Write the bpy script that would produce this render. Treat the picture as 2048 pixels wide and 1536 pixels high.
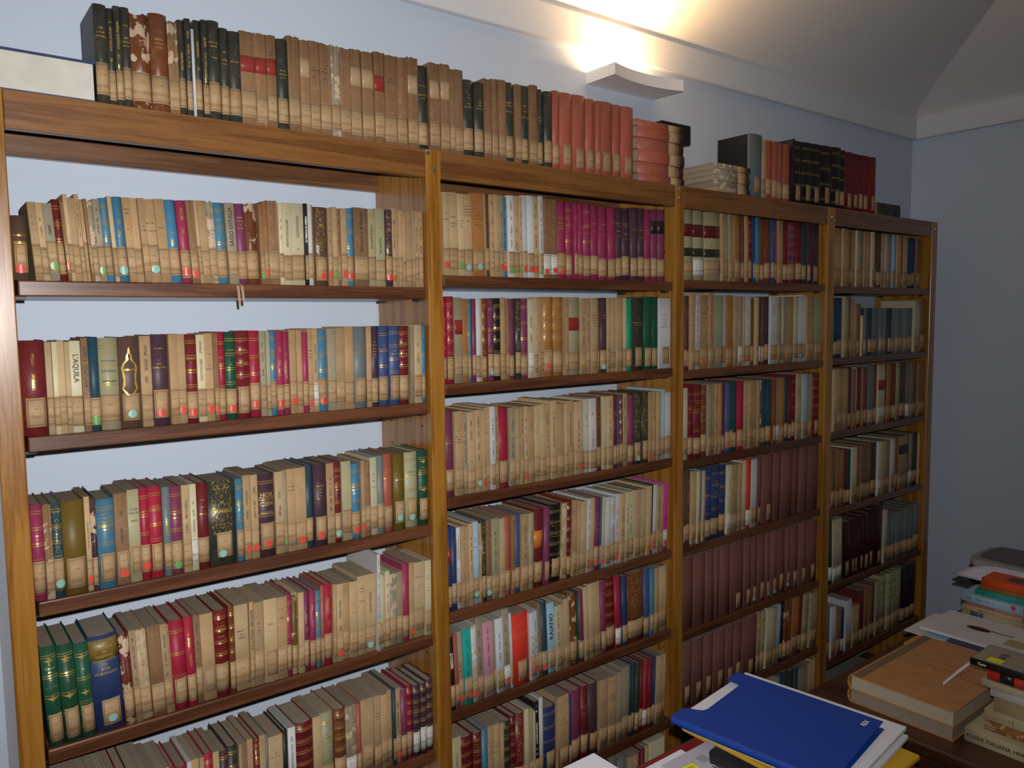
import bpy, bmesh, math, random
from mathutils import Vector, Matrix

R = math.radians
scene = bpy.context.scene
COL = scene.collection
for o in list(bpy.data.objects):
    bpy.data.objects.remove(o)

# ------------------------------------------------------------------ camera, world, light, exposure
cam_d = bpy.data.cameras.new('camera')
cam_d.sensor_width = 36.0
cam_d.lens = 36.0 * 1558.979 / 2048.0
cam_d.clip_start = 0.02
cam = bpy.data.objects.new('camera', cam_d)
cam.location = (-0.17658, -1.83348, 1.91859)
cam.rotation_euler = (1.48847, 0.013225, -0.660329)
COL.objects.link(cam)
scene.camera = cam
CAM_M = cam.rotation_euler.to_matrix()

world = bpy.data.worlds.new('world')
scene.world = world
world.use_nodes = True
world.node_tree.nodes['Background'].inputs[0].default_value = (0.55, 0.62, 0.75, 1)
world.node_tree.nodes['Background'].inputs[1].default_value = 0.02

# the camera's own flash, a little above and beside the lens
fl = bpy.data.lights.new('camera_flash', 'SPOT')
fl.energy = 174.0
fl.color = (1.0, 0.985, 0.97)
fl.shadow_soft_size = 0.012
fl.spot_size = R(123)
fl.spot_blend = 1.0
flo = bpy.data.objects.new('camera_flash', fl)
flo.location = Vector(cam.location) + CAM_M @ Vector((0.022, 0.062, -0.02))
flo.rotation_euler = (R(90.0), 0, R(-30.5))
COL.objects.link(flo)

vs = scene.view_settings
scene.display_settings.display_device = 'sRGB'
vs.view_transform = 'Standard'
vs.look = 'None'
vs.exposure = 0.0
vs.gamma = 1.0
vs.use_curve_mapping = False

# ------------------------------------------------------------------ helpers
def s2l(c):
    c = c / 255.0
    return c / 12.92 if c <= 0.04045 else ((c + 0.055) / 1.055) ** 2.4

def rgb(r, g, b):
    return (s2l(r), s2l(g), s2l(b), 1.0)

def link(name, mesh, parent=None, mat=None):
    o = bpy.data.objects.new(name, mesh)
    COL.objects.link(o)
    if parent is not None:
        o.parent = parent
    if mat is not None and not mesh.materials:
        mesh.materials.append(mat)
    return o

def empty(name, loc=(0, 0, 0), rz=0.0):
    o = bpy.data.objects.new(name, None)
    o.empty_display_size = 0.05
    COL.objects.link(o)
    o.location = loc
    o.rotation_euler = (0, 0, rz)
    return o

def tag(o, label, cat, group=None):
    o['label'] = label
    o['category'] = cat
    if group:
        o['group'] = group
    return o

def structure(o, label=None):
    o['kind'] = 'structure'
    if label:
        o['label'] = label
    return o

def mesh_py(name, verts, faces, smooth=False):
    m = bpy.data.meshes.new(name)
    m.from_pydata(verts, [], faces)
    if smooth:
        m.polygons.foreach_set('use_smooth', [True] * len(m.polygons))
    m.update()
    return m

def box_mesh(name, x0, x1, y0, y1, z0, z1, bev=0.0, seg=1):
    bm = bmesh.new()
    vs_ = [bm.verts.new(p) for p in ((x0, y0, z0), (x1, y0, z0), (x1, y1, z0), (x0, y1, z0),
                                     (x0, y0, z1), (x1, y0, z1), (x1, y1, z1), (x0, y1, z1))]
    for f in ((0, 3, 2, 1), (4, 5, 6, 7), (0, 1, 5, 4), (1, 2, 6, 5), (2, 3, 7, 6), (3, 0, 4, 7)):
        bm.faces.new([vs_[i] for i in f])
    if bev > 0:
        bmesh.ops.bevel(bm, geom=list(bm.edges), offset=bev, segments=seg, affect='EDGES', profile=0.5)
    m = bpy.data.meshes.new(name)
    bm.to_mesh(m)
    bm.free()
    return m

def box(name, x0, x1, y0, y1, z0, z1, mat, parent=None, bev=0.0, seg=1):
    return link(name, box_mesh(name, x0, x1, y0, y1, z0, z1, bev, seg), parent, mat)

def prism_mesh(name, pts, z0, z1, bev=0.0, seg=1):
    """pts: outline in x, y, counter-clockwise; stands from z0 to z1"""
    bm = bmesh.new()
    lo = [bm.verts.new((x, y, z0)) for x, y in pts]
    hi = [bm.verts.new((x, y, z1)) for x, y in pts]
    n = len(pts)
    bm.faces.new(lo[::-1])
    top = bm.faces.new(hi)
    for i in range(n):
        bm.faces.new((lo[i], lo[(i + 1) % n], hi[(i + 1) % n], hi[i]))
    if bev > 0:
        es = [e for e in bm.edges if abs(e.verts[0].co.z - e.verts[1].co.z) < 1e-6]
        bmesh.ops.bevel(bm, geom=es, offset=bev, segments=seg, affect='EDGES', profile=0.5)
    m = bpy.data.meshes.new(name)
    bm.to_mesh(m)
    bm.free()
    return m

# ------------------------------------------------------------------ materials
class NT:
    def __init__(self, name):
        self.m = bpy.data.materials.new(name)
        self.m.use_nodes = True
        self.t = self.m.node_tree
        self.t.nodes.clear()
        self.out = self.t.nodes.new('ShaderNodeOutputMaterial')
        self.b = self.t.nodes.new('ShaderNodeBsdfPrincipled')
        self.t.links.new(self.b.outputs[0], self.out.inputs[0])

    def put(self, sock, v):
        if hasattr(v, 'is_linked') or isinstance(v, bpy.types.NodeSocket):
            self.t.links.new(v, sock)
        else:
            sock.default_value = v

    def n(self, typ, out=0, props=None, **ins):
        nd = self.t.nodes.new('ShaderNode' + typ)
        for k, v in (props or {}).items():
            setattr(nd, k, v)
        for k, v in ins.items():
            key = int(k[1:]) if k[0] == 'i' and k[1:].isdigit() else k.replace('_', ' ')
            self.put(nd.inputs[key], v)
        return nd.outputs[out]

    def math(self, op, a, b=0.0, c=0.0):
        nd = self.t.nodes.new('ShaderNodeMath')
        nd.operation = op
        self.put(nd.inputs[0], a)
        self.put(nd.inputs[1], b)
        self.put(nd.inputs[2], c)
        return nd.outputs[0]

    def mix(self, f, a, b, mode='MIX'):
        nd = self.t.nodes.new('ShaderNodeMix')
        nd.data_type = 'RGBA'
        nd.blend_type = mode
        self.put(nd.inputs[0], f)
        self.put(nd.inputs[6], a)
        self.put(nd.inputs[7], b)
        return nd.outputs[2]

    def ramp(self, f, stops):
        nd = self.t.nodes.new('ShaderNodeValToRGB')
        el = nd.color_ramp.elements
        while len(el) < len(stops):
            el.new(0.5)
        for e, (p, c) in zip(el, stops):
            e.position = p
            e.color = c if len(c) == 4 else (*c, 1)
        self.put(nd.inputs[0], f)
        return nd.outputs[0]

    def attr(self, name, out=2):
        return self.n('Attribute', out, {'attribute_type': 'OBJECT', 'attribute_name': name})

    def obj(self):
        return self.n('TexCoord', 3)

    def noise(self, vec, scale, detail=3.0, rough=0.55, out=0):
        return self.n('TexNoise', out, None, Vector=vec, Scale=scale, Detail=detail, Roughness=rough)

    def maps(self, vec, loc=(0, 0, 0), scale=(1, 1, 1)):
        return self.n('Mapping', 0, None, Vector=vec, Location=loc, Scale=scale)

    def bump(self, h, strength=0.2, dist=0.001):
        nrm = self.n('Bump', 0, None, Height=h, Strength=strength, Distance=dist)
        self.t.links.new(nrm, self.b.inputs['Normal'])

    def set(self, **kw):
        for k, v in kw.items():
            self.put(self.b.inputs[k.replace('_', ' ')], v)
        return self.m

def wood(name, axis, dark, mid, light, rough=0.33, coat=0.35, scale=1.0):
    t = NT(name)
    co = t.obj()
    st = [26.0 * scale] * 3
    st['xyz'.index(axis)] = 1.3 * scale
    co = t.n('VectorMath', 0, {'operation': 'ADD'}, i0=co, i1=t.n('ObjectInfo', 0))
    rnd = t.n('ObjectInfo', 5)
    off = t.n('CombineXYZ', 0, None, X=t.math('MULTIPLY', rnd, 7.3), Y=t.math('MULTIPLY', rnd, 3.1), Z=t.math('MULTIPLY', rnd, 5.7))
    co = t.n('VectorMath', 0, {'operation': 'ADD'}, i0=co, i1=off)
    v = t.maps(co, scale=st)
    big = t.noise(v, 1.0, 5, 0.6)
    rings = t.math('SINE', t.math('MULTIPLY', big, 26.0))
    fine = t.noise(t.maps(co, scale=[s * 9 for s in st]), 1.0, 4, 0.65)
    f = t.math('ADD', t.math('MULTIPLY', rings, 0.10), t.math('ADD', t.math('MULTIPLY', big, 0.75), t.math('MULTIPLY', fine, 0.30)))
    colr = t.ramp(f, [(0.25, dark), (0.52, mid), (0.85, light)])
    wear = t.noise(co, 3.0, 4, 0.6)
    colr = t.mix(t.math('MULTIPLY', wear, 0.35), colr, dark, 'MIX')
    t.bump(fine, 0.12, 0.0006)
    return t.set(Base_Color=colr, Roughness=t.math('ADD', t.math('MULTIPLY', fine, 0.25), rough - 0.1), Coat_Weight=coat, Coat_Roughness=0.22)

def plain(name, c, rough=0.6, metallic=0.0, noise=0.1, scale=30.0, spec=0.4, coat=0.0):
    t = NT(name)
    nz = t.noise(t.obj(), scale, 3)
    dk = (c[0] * 0.6, c[1] * 0.6, c[2] * 0.6, 1)
    colr = t.mix(t.math('MULTIPLY', nz, noise * 2), c, dk)
    return t.set(Base_Color=colr, Roughness=rough, Metallic=metallic, Specular_IOR_Level=spec, Coat_Weight=coat)

def plaster(name, c):
    t = NT(name)
    co = t.obj()
    a = t.noise(co, 2.2, 4)
    b = t.noise(co, 90.0, 3)
    colr = t.mix(t.math('MULTIPLY', a, 0.16), c, (c[0] * 0.8, c[1] * 0.8, c[2] * 0.82, 1))
    t.bump(b, 0.12, 0.002)
    return t.set(Base_Color=colr, Roughness=0.85, Specular_IOR_Level=0.15)

def cover_material():
    t = NT('book_cover')
    uv = t.n('UVMap', 0, {'uv_map': 'spine'})
    sep = t.t.nodes.new('ShaderNodeSeparateXYZ')
    t.t.links.new(uv, sep.inputs[0])
    U, V = sep.outputs[0], sep.outputs[1]
    seed = t.attr('seed')
    hw, h = t.attr('hw'), t.attr('hh')
    t0, t1 = t.attr('t0'), t.attr('t1')
    tm, tc, nb, orn, gl, age = (t.attr(k) for k in ('tm', 'tc', 'nb', 'orn', 'gl', 'age'))
    base = t.n('ObjectInfo', 1)
    absU = t.math('ABSOLUTE', U)
    Us = t.math('ADD', U, seed)
    Vs = t.math('ADD', V, t.math('MULTIPLY', seed, 1.7))
    # wear and ageing of the cloth or paper
    p = t.n('CombineXYZ', 0, None, X=Us, Y=Vs, Z=seed)
    blot = t.noise(p, 22.0, 4, 0.6)
    fib = t.noise(t.maps(p, scale=(900, 120, 1)), 1.0, 2, 0.6)
    brown = t.mix(0.55, base, (0.17, 0.085, 0.035, 1))
    pale = t.mix(0.4, base, (0.62, 0.52, 0.38, 1))
    c = t.mix(t.math('MULTIPLY', age, t.ramp(blot, [(0.42, (0, 0, 0)), (0.72, (1, 1, 1))])), base, brown)
    c = t.mix(t.math('MULTIPLY', t.math('MULTIPLY', age, 0.6), t.ramp(t.noise(p, 60.0, 4, 0.7), [(0.55, (0, 0, 0)), (0.75, (1, 1, 1))])), c, pale)
    c = t.mix(t.math('MULTIPLY', fib, 0.28), c, t.mix(0.5, c, (0.02, 0.015, 0.01, 1)))
    torn = t.math('MULTIPLY', t.math('GREATER_THAN', age, 0.9), t.math('GREATER_THAN', t.noise(p, 30.0, 5, 0.62), 0.545))
    c = t.mix(torn, c, (0.50, 0.37, 0.25, 1))
    # printed lettering: rows of small marks, vertical (1) or horizontal (2)
    letters = t.noise(p, 620.0, 1.0, 0.5)
    let = t.math('GREATER_THAN', letters, 0.50)
    inr = t.math('MULTIPLY', t.math('GREATER_THAN', V, t0), t.math('LESS_THAN', V, t1))
    wordv = t.math('GREATER_THAN', t.noise(t.n('CombineXYZ', 0, None, X=seed, Y=Vs), 48.0, 1.0), 0.46)
    vw = t.math('MINIMUM', t.math('MULTIPLY', hw, 0.32), 0.0032)
    mv = t.math('MULTIPLY', t.math('MULTIPLY', let, wordv), t.math('LESS_THAN', absU, vw))
    rowf = t.math('MULTIPLY', V, 118.0)
    rowi = t.math('FLOOR', rowf)
    rowm = t.math('LESS_THAN', t.math('FRACT', rowf), 0.42)
    rr = t.n('TexWhiteNoise', 0, {'noise_dimensions': '2D'}, Vector=t.n('CombineXYZ', 0, None, X=rowi, Y=t.math('MULTIPLY', seed, 13.0)))
    lim = t.math('MULTIPLY', hw, t.math('SUBTRACT', t.math('MULTIPLY', rr, 1.5), 0.55))
    mh = t.math('MULTIPLY', t.math('MULTIPLY', let, rowm), t.math('LESS_THAN', absU, lim))
    is1 = t.math('COMPARE', tm, 1.0, 0.1)
    is2 = t.math('COMPARE', tm, 2.0, 0.1)
    mask = t.math('MULTIPLY', inr, t.math('ADD', t.math('MULTIPLY', is1, mv), t.math('MULTIPLY', is2, mh)))
    # gilt rules across the spine
    ph = t.math('DIVIDE', h, t.math('MAXIMUM', nb, 1.0))
    q = t.math('MULTIPLY', t.math('ABSOLUTE', t.math('SUBTRACT', t.math('FRACT', t.math('DIVIDE', V, ph)), 0.5)), ph)
    rule = t.math('LESS_THAN', t.math('ABSOLUTE', t.math('SUBTRACT', q, 0.0026)), 0.0008)
    rule = t.math('MULTIPLY', rule, t.math('MULTIPLY', t.math('GREATER_THAN', nb, 0.5), t.math('LESS_THAN', absU, t.math('MULTIPLY', hw, 1.05))))
    # tooled ornament
    aU = t.math('MULTIPLY', absU, 330.0)
    aV = t.math('MULTIPLY', V, 260.0)
    fx = t.math('SINE', t.math('ADD', aU, t.math('MULTIPLY', t.math('SINE', aV), 1.9)))
    fy = t.math('SINE', t.math('ADD', t.math('MULTIPLY', aV, 0.6), t.math('MULTIPLY', t.math('SINE', t.math('MULTIPLY', aU, 0.9)), 1.7)))
    mg = t.math('LESS_THAN', t.math('ABSOLUTE', t.math('ADD', fx, t.math('MULTIPLY', fy, 0.8))), 0.20)
    om = t.math('MULTIPLY', t.math('MULTIPLY', mg, orn), t.math('LESS_THAN', absU, t.math('MULTIPLY', hw, 0.74)))
    om = t.math('MULTIPLY', om, t.math('GREATER_THAN', V, t.math('MULTIPLY', h, 0.36)))
    gold = t.math('MAXIMUM', rule, om)
    ink_is_gold = t.math('COMPARE', tc, 1.0, 0.1)
    gold = t.math('MAXIMUM', gold, t.math('MULTIPLY', mask, ink_is_gold))
    inkcol = t.mix(t.math('COMPARE', tc, 2.0, 0.1), (0.035, 0.028, 0.025, 1), (0.75, 0.75, 0.74, 1))
    c = t.mix(t.math('MULTIPLY', t.math('MULTIPLY', mask, t.math('SUBTRACT', 1.0, ink_is_gold)), 0.85), c, inkcol)
    c = t.mix(t.math('MULTIPLY', gold, 0.9), c, (0.62, 0.40, 0.10, 1))
    t.bump(fib, 0.15, 0.0004)
    return t.set(Base_Color=c, Metallic=t.math('MULTIPLY', gold, 0.55), Roughness=t.math('SUBTRACT', gl, t.math('MULTIPLY', gold, 0.15)), Specular_IOR_Level=0.32)

def label_material():
    t = NT('paper_label')
    uv = t.n('UVMap', 0, {'uv_map': 'spine'})
    sep = t.t.nodes.new('ShaderNodeSeparateXYZ')
    t.t.links.new(uv, sep.inputs[0])
    U, V = sep.outputs[0], sep.outputs[1]
    lw, lh, seed = t.attr('lw'), t.attr('lh'), t.attr('seed')
    p = t.n('CombineXYZ', 0, None, X=t.math('ADD', U, seed), Y=t.math('ADD', V, seed), Z=seed)
    du = t.math('SUBTRACT', t.math('ABSOLUTE', U), t.math('SUBTRACT', lw, 0.0032))
    dv = t.math('SUBTRACT', t.math('ABSOLUTE', V), t.math('SUBTRACT', lh, 0.0042))
    bd = t.math('LESS_THAN', t.math('ABSOLUTE', t.math('MAXIMUM', du, dv)), 0.00055)
    base = t.n('ObjectInfo', 1)
    blot = t.ramp(t.noise(p, 35.0, 4, 0.65), [(0.45, (0, 0, 0)), (0.8, (1, 1, 1))])
    c = t.mix(t.math('MULTIPLY', blot, 0.55), base, t.mix(0.6, base, (0.22, 0.10, 0.03, 1)))
    # brown smear of the shelf mark and a faint line of print
    vo = t.math('MULTIPLY', t.math('SUBTRACT', t.math('FRACT', t.math('MULTIPLY', seed, 7.3)), 0.5), 0.014)
    sm = t.math('LESS_THAN', t.math('ABSOLUTE', t.math('ADD', t.math('ADD', V, vo), 0.011)), t.math('MULTIPLY', t.noise(p, 70.0, 2), 0.007))
    sm = t.math('MULTIPLY', sm, t.math('LESS_THAN', t.math('ABSOLUTE', U), t.math('MULTIPLY', lw, 0.62)))
    c = t.mix(t.math('MULTIPLY', sm, 0.36), c, (0.17, 0.07, 0.02, 1))
    pr = t.math('LESS_THAN', t.math('ABSOLUTE', t.math('SUBTRACT', V, 0.008)), 0.0016)
    pr = t.math('MULTIPLY', pr, t.math('GREATER_THAN', t.noise(p, 700.0, 1), 0.54))
    pr = t.math('MULTIPLY', pr, t.math('LESS_THAN', t.math('ABSOLUTE', U), 0.006))
    c = t.mix(t.math('MULTIPLY', t.math('MAXIMUM', bd, pr), 0.75), c, (0.05, 0.035, 0.02, 1))
    return t.set(Base_Color=c, Roughness=0.62, Specular_IOR_Level=0.3)

def page_material():
    t = NT('page_edges')
    co = t.n('TexCoord', 3)
    lines = t.noise(t.maps(co, scale=(2600, 30, 30)), 1.0, 2, 0.7)
    dust = t.noise(co, 30.0, 3)
    base = t.n('ObjectInfo', 1)
    c = t.mix(t.math('MULTIPLY', lines, 0.55), base, t.mix(0.75, base, (0.05, 0.04, 0.03, 1)))
    c = t.mix(t.math('MULTIPLY', dust, 0.3), c, (0.12, 0.11, 0.10, 1))
    return t.set(Base_Color=c, Roughness=0.9, Specular_IOR_Level=0.1)

def colour_material(name, rough=0.5, spec=0.4):
    t = NT(name)
    c = t.n('ObjectInfo', 1)
    nz = t.noise(t.obj(), 45.0, 3)
    c = t.mix(t.math('MULTIPLY', nz, 0.25), c, t.mix(0.6, c, (0.03, 0.02, 0.02, 1)))
    return t.set(Base_Color=c, Roughness=rough, Specular_IOR_Level=spec)

M = {
    'shelf': wood('walnut_shelf', 'x', rgb(64, 34, 20), rgb(98, 58, 36), rgb(126, 80, 48)),
    'beam': wood('walnut_beam', 'x', rgb(88, 52, 24), rgb(122, 80, 40), rgb(146, 100, 54)),
    'rail': wood('walnut_rail', 'x', rgb(80, 50, 30), rgb(110, 74, 46), rgb(132, 92, 60)),
    'post': wood('walnut_post', 'z', rgb(112, 68, 20), rgb(156, 106, 38), rgb(182, 130, 58), 0.26, 0.5),
    'table': wood('dark_table_wood', 'y', rgb(40, 20, 12), rgb(72, 40, 24), rgb(104, 62, 38), 0.38, 0.2),
    'wall': plaster('wall_plaster', (0.535, 0.605, 0.71, 1)),
    'ceil': plaster('ceiling_plaster', (0.72, 0.71, 0.72, 1)),
    'strip': plaster('cornice_plaster', (0.68, 0.69, 0.72, 1)),
    'floor': plain('floor_tile', rgb(110, 90, 75), 0.5),
    'cover': cover_material(),
    'label': label_material(),
    'page': page_material(),
    'dot': colour_material('sticker_gloss', 0.35, 0.5),
    'patch': colour_material('title_leather', 0.4, 0.5),
    'ink': plain('black_print', (0.03, 0.026, 0.024, 1), 0.6, noise=0.0),
    'gilt': plain('gilt_print', (0.70, 0.47, 0.13, 1), 0.35, 0.6, noise=0.0),
    'whiteink': plain('white_print', (0.8, 0.8, 0.78, 1), 0.6, noise=0.0),
    'screw': plain('zinc_screw', rgb(190, 190, 190), 0.3, 0.9, noise=0.1),
    'black': plain('black_plastic', rgb(30, 30, 32), 0.45),
    'lampwhite': plain('lamp_white_metal', rgb(225, 226, 228), 0.5, noise=0.03),
    'paper': plain('white_paper', rgb(214, 212, 218), 0.8, noise=0.06, spec=0.2),
    'greypl': plain('grey_plastic', rgb(150, 150, 146), 0.5, noise=0.05),
    'darkpl': plain('dark_grey_plastic', rgb(92, 90, 86), 0.45, noise=0.05),
    'blue': plain('blue_polypropylene', rgb(22, 62, 150), 0.36, noise=0.04, spec=0.5),
    'red': plain('red_card', rgb(120, 28, 36), 0.55),
    'green': plain('green_card', rgb(28, 70, 52), 0.6),
    'yellow': plain('yellow_envelope', rgb(196, 152, 34), 0.6),
    'note': plain('yellow_sticky_note', rgb(222, 226, 40), 0.6, noise=0.03),
    'ribbon': plain('cloth_ribbon', rgb(165, 140, 112), 0.8),
}

# ------------------------------------------------------------------ the room
XW0, XW1, YW0, YW1 = -3.6, 4.332, -5.6, 0.3016      # inner faces of the walls
ZS0, ZS1 = 2.8835, 3.003                             # cornice strip
def wall(name, x0, x1, y0, y1, z1=3.02):
    return structure(box(name, x0, x1, y0, y1, 0.0, z1, M['wall']))
wall('wall_back', XW0 - 0.15, XW1 + 0.15, YW1, YW1 + 0.15)
wall('wall_right', XW1, XW1 + 0.15, YW0, YW1)
wall('wall_left', XW0 - 0.15, XW0, YW0, YW1)
wall('wall_front', XW0 - 0.15, XW1 + 0.15, YW0 - 0.15, YW0)
structure(box('floor', XW0 - 0.15, XW1 + 0.15, YW0 - 0.15, YW1 + 0.15, -0.1, 0.0, M['floor']))

def strip(name, x0, x1, y0, y1):
    structure(box(name, x0, x1, y0, y1, ZS0, ZS1, M['strip'], bev=0.006, seg=2))
strip('trim_1', XW0, XW1, YW1 - 0.03, YW1)
strip('trim_2', XW1 - 0.03, XW1, YW0, YW1 - 0.03)
strip('trim_3', XW0, XW1, YW0, YW0 + 0.03)
strip('trim_4', XW0, XW0 + 0.03, YW0 + 0.03, YW1 - 0.03)

def vault():
    # cloister vault: rises from every wall, groins on the diagonals
    span = 2.6
    def rise_at(d):
        return 0.025 * (1 - math.exp(-d / 0.03)) + 0.46 * d * (1 - d / 5.4)
    def z_at(x, y):
        d = min(x - XW0, XW1 - x, y - YW0, YW1 - y)
        return ZS1 - 0.006 + rise_at(max(0.0, min(d, span)))
    # sheets, one for each wall, so that the groin edges stay crisp
    V, F = [], []
    def sheet(pfun, ts, ds):
        base = len(V)
        for t_ in ts:
            for d in ds:
                x, y = pfun(t_, d)
                V.append((x, y, z_at(x, y)))
        n = len(ds)
        for i in range(len(ts) - 1):
            for j in range(n - 1):
                a = base + i * n + j
                F.append((a, a + 1, a + n + 1, a + n))
    ds = [span * (i / 34.0) ** 2.6 for i in range(35)]
    ts = [i / 24.0 for i in range(25)]
    def lerp(a, b, t_):
        return a + (b - a) * t_
    sheet(lambda t_, d: (lerp(XW0 + d, XW1 - d, t_), YW1 - d), ts, ds)
    sheet(lambda t_, d: (lerp(XW0 + d, XW1 - d, t_), YW0 + d), ts, ds)
    sheet(lambda t_, d: (XW1 - d, lerp(YW0 + d, YW1 - d, t_)), ts, ds)
    sheet(lambda t_, d: (XW0 + d, lerp(YW0 + d, YW1 - d, t_)), ts, ds)
    b = len(V)
    zt = ZS1 - 0.006 + rise_at(span)
    V.extend([(XW0 + span, YW0 + span, zt), (XW1 - span, YW0 + span, zt), (XW1 - span, YW1 - span, zt), (XW0 + span, YW1 - span, zt)])
    F.append((b, b + 1, b + 2, b + 3))
    bm = bmesh.new()
    bv = [bm.verts.new(p) for p in V]
    for f in F:
        bm.faces.new([bv[i] for i in f])
    bmesh.ops.remove_doubles(bm, verts=list(bm.verts), dist=0.0005)
    bmesh.ops.recalc_face_normals(bm, faces=list(bm.faces))
    if sum(f.normal.z for f in bm.faces) > 0:
        bmesh.ops.reverse_faces(bm, faces=list(bm.faces))
    for f in bm.faces:
        f.smooth = True
    for e in bm.edges:
        if len(e.link_faces) == 2 and e.calc_face_angle(0.0) > 0.3:
            e.smooth = False
    m = bpy.data.meshes.new('ceiling')
    bm.to_mesh(m)
    bm.free()
    o = link('ceiling', m, None, M['ceil'])
    sol = o.modifiers.new('thickness', 'SOLIDIFY')
    sol.thickness = 0.1
    sol.offset = -1.0
    structure(o)
vault()

# ------------------------------------------------------------------ the bookcase
TOP = 2.381
BEAM0 = 2.3055
DEPTH = 0.29
POSTS = [(-0.046, 0.0), (0.960, 1.0068), (1.980, 2.0267), (2.966, 3.0226), (3.930, 3.9875)]
BAYS = [(POSTS[i][1], POSTS[i + 1][0]) for i in range(4)]
SHELF_Z = [[2.0102, 1.6934, 1.3491, 1.0306, 0.6882, 0.34],
           [2.0446, 1.7400, 1.4145, 1.0790, 0.7816, 0.4412, 0.112],
           [2.0527, 1.7267, 1.3966, 1.0718, 0.7496, 0.4474, 0.144],
           [2.0470, 1.7310, 1.4015, 1.0503, 0.7025, 0.3478, 0.06]]
case = empty('bookcase', (0, 0, 0))
tag(case, 'long walnut bookcase of four open bays filled with old books along the wall', 'bookcase')
for i, (a, b) in enumerate(POSTS):
    box('upright', a, b, 0.0, DEPTH, 0.0, TOP, M['post'], case, bev=0.0025, seg=2)
for i, (a, b) in enumerate(BAYS):
    box('front_beam', a + 0.0004, b - 0.0004, 0.001, 0.024, BEAM0, TOP - 0.0005, M['beam'], case, bev=0.002, seg=2)
    box('back_rail', a + 0.0004, b - 0.0004, DEPTH - 0.022, DEPTH - 0.001, 2.302, TOP - 0.022, M['rail'], case, bev=0.0015)
    box('top_board', a + 0.0004, b - 0.0004, 0.0245, DEPTH - 0.001, TOP - 0.02, TOP - 0.0005, M['beam'], case)
    for z in SHELF_Z[i]:
        box('shelf', a + 0.006, b - 0.006, 0.006, DEPTH - 0.008, z - 0.032, z, M['shelf'], case, bev=0.003, seg=2)
        for sx in (a + 0.0003, b - 0.0223):
            for yy in (0.03, DEPTH - 0.05):
                box('shelf_bracket', sx, sx + 0.022, yy, yy + 0.02, z - 0.038, z - 0.0323, M['black'], case)
def screw(x, z):
    bm = bmesh.new()
    bmesh.ops.create_cone(bm, cap_ends=True, segments=14, radius1=0.0065, radius2=0.005, depth=0.003,
                          matrix=Matrix.Translation((x, -0.0014, z)) @ Matrix.Rotation(R(90), 4, 'X'))
    m = bpy.data.meshes.new('screw_cap')
    bm.to_mesh(m); bm.free()
    link('screw_cap', m, case, M['screw'])
for x, z in ((-0.018, 2.333), (0.967, 2.37), (0.986, 2.325), (2.0, 2.335), (2.004, 2.368), (2.996, 2.34), (3.96, 2.345)):
    screw(x, z)
# pin holes on the inner sides of the uprights
hole = box_mesh('pin_hole', -0.0004, 0.0004, -0.003, 0.003, -0.003, 0.003)
hole.materials.append(M['black'])
for px in (0.960, 1.980, 2.966):
    for k in range(26):
        z = 0.5 + k * 0.066
        for y in (0.05, 0.225):
            if all(abs(z - s) > 0.05 and abs(z - s + 0.016) > 0.05 for s in SHELF_Z[[p[0] for p in POSTS].index(px) - 1]):
                o = link('pin_hole', hole, case)
                o.location = (px - 0.0003, y, z)

# ------------------------------------------------------------------ wall lamp
lamp = empty('wall_lamp', (2.015, YW1, 2.769))
tag(lamp, 'white tray-shaped wall uplighter with a curved front glowing warm onto the cornice', 'wall lamp')
def lamp_parts():
    n = 14
    W = 0.1815
    D = 0.152
    sag = 0.030
    def outline(inset):
        w = W - inset
        pts = [(-w, -0.0006), (-w, -D + inset * 0.4)]
        for i in range(1, n):
            t_ = -1 + 2 * i / n
            pts.append((w * t_, -D + inset + sag * (1 - t_ * t_)))
        pts += [(w, -D + inset * 0.4), (w, -0.0006)]
        return pts
    o1, o2 = outline(0.0), outline(0.004)
    V, F = [], []
    H, T = 0.041, 0.004
    k = len(o1)
    for z, o in ((0, o1), (H, o1), (H, o2), (T, o2)):
        V.extend([(x, y, z) for x, y in o])
    for i in range(k):
        j = (i + 1) % k
        F.append((i, j, k + j, k + i))
        F.append((k + i, k + j, 2 * k + j, 2 * k + i))
        F.append((2 * k + i, 2 * k + j, 3 * k + j, 3 * k + i))
    F.append(tuple(range(k))[::-1])
    F.append(tuple(3 * k + i for i in range(k)))
    link('tray', mesh_py('tray', V, F), lamp, M['lampwhite'])
    # halogen tube inside
    t = NT('halogen_glow')
    t.set(Base_Color=(1, 0.9, 0.7, 1), Emission_Color=(1.0, 0.62, 0.26, 1), Emission_Strength=60.0)
    bm = bmesh.new()
    bmesh.ops.create_cone(bm, cap_ends=True, segments=12, radius1=0.006, radius2=0.006, depth=0.09,
                          matrix=Matrix.Translation((-0.06, -0.07, 0.03)) @ Matrix.Rotation(R(90), 4, 'Y'))
    m = bpy.data.meshes.new('halogen_tube')
    bm.to_mesh(m); bm.free()
    link('halogen_tube', m, lamp, t.m)
    box('tube_holder', -0.118, -0.105, -0.078, -0.062, 0.0045, 0.037, M['lampwhite'], lamp)
    box('tube_holder', -0.015, -0.002, -0.078, -0.062, 0.0045, 0.037, M['lampwhite'], lamp)
    ld = bpy.data.lights.new('halogen_light', 'AREA')
    ld.shape = 'RECTANGLE'
    ld.size = 0.09
    ld.size_y = 0.05
    ld.energy = 8.0
    ld.color = (1.0, 0.62, 0.28)
    lo = bpy.data.objects.new('halogen_light', ld)
    COL.objects.link(lo)
    lo.parent = lamp
    lo.location = (-0.06, -0.07, 0.0385)
    lo.rotation_euler = (R(180), 0, 0)
lamp_parts()

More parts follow.
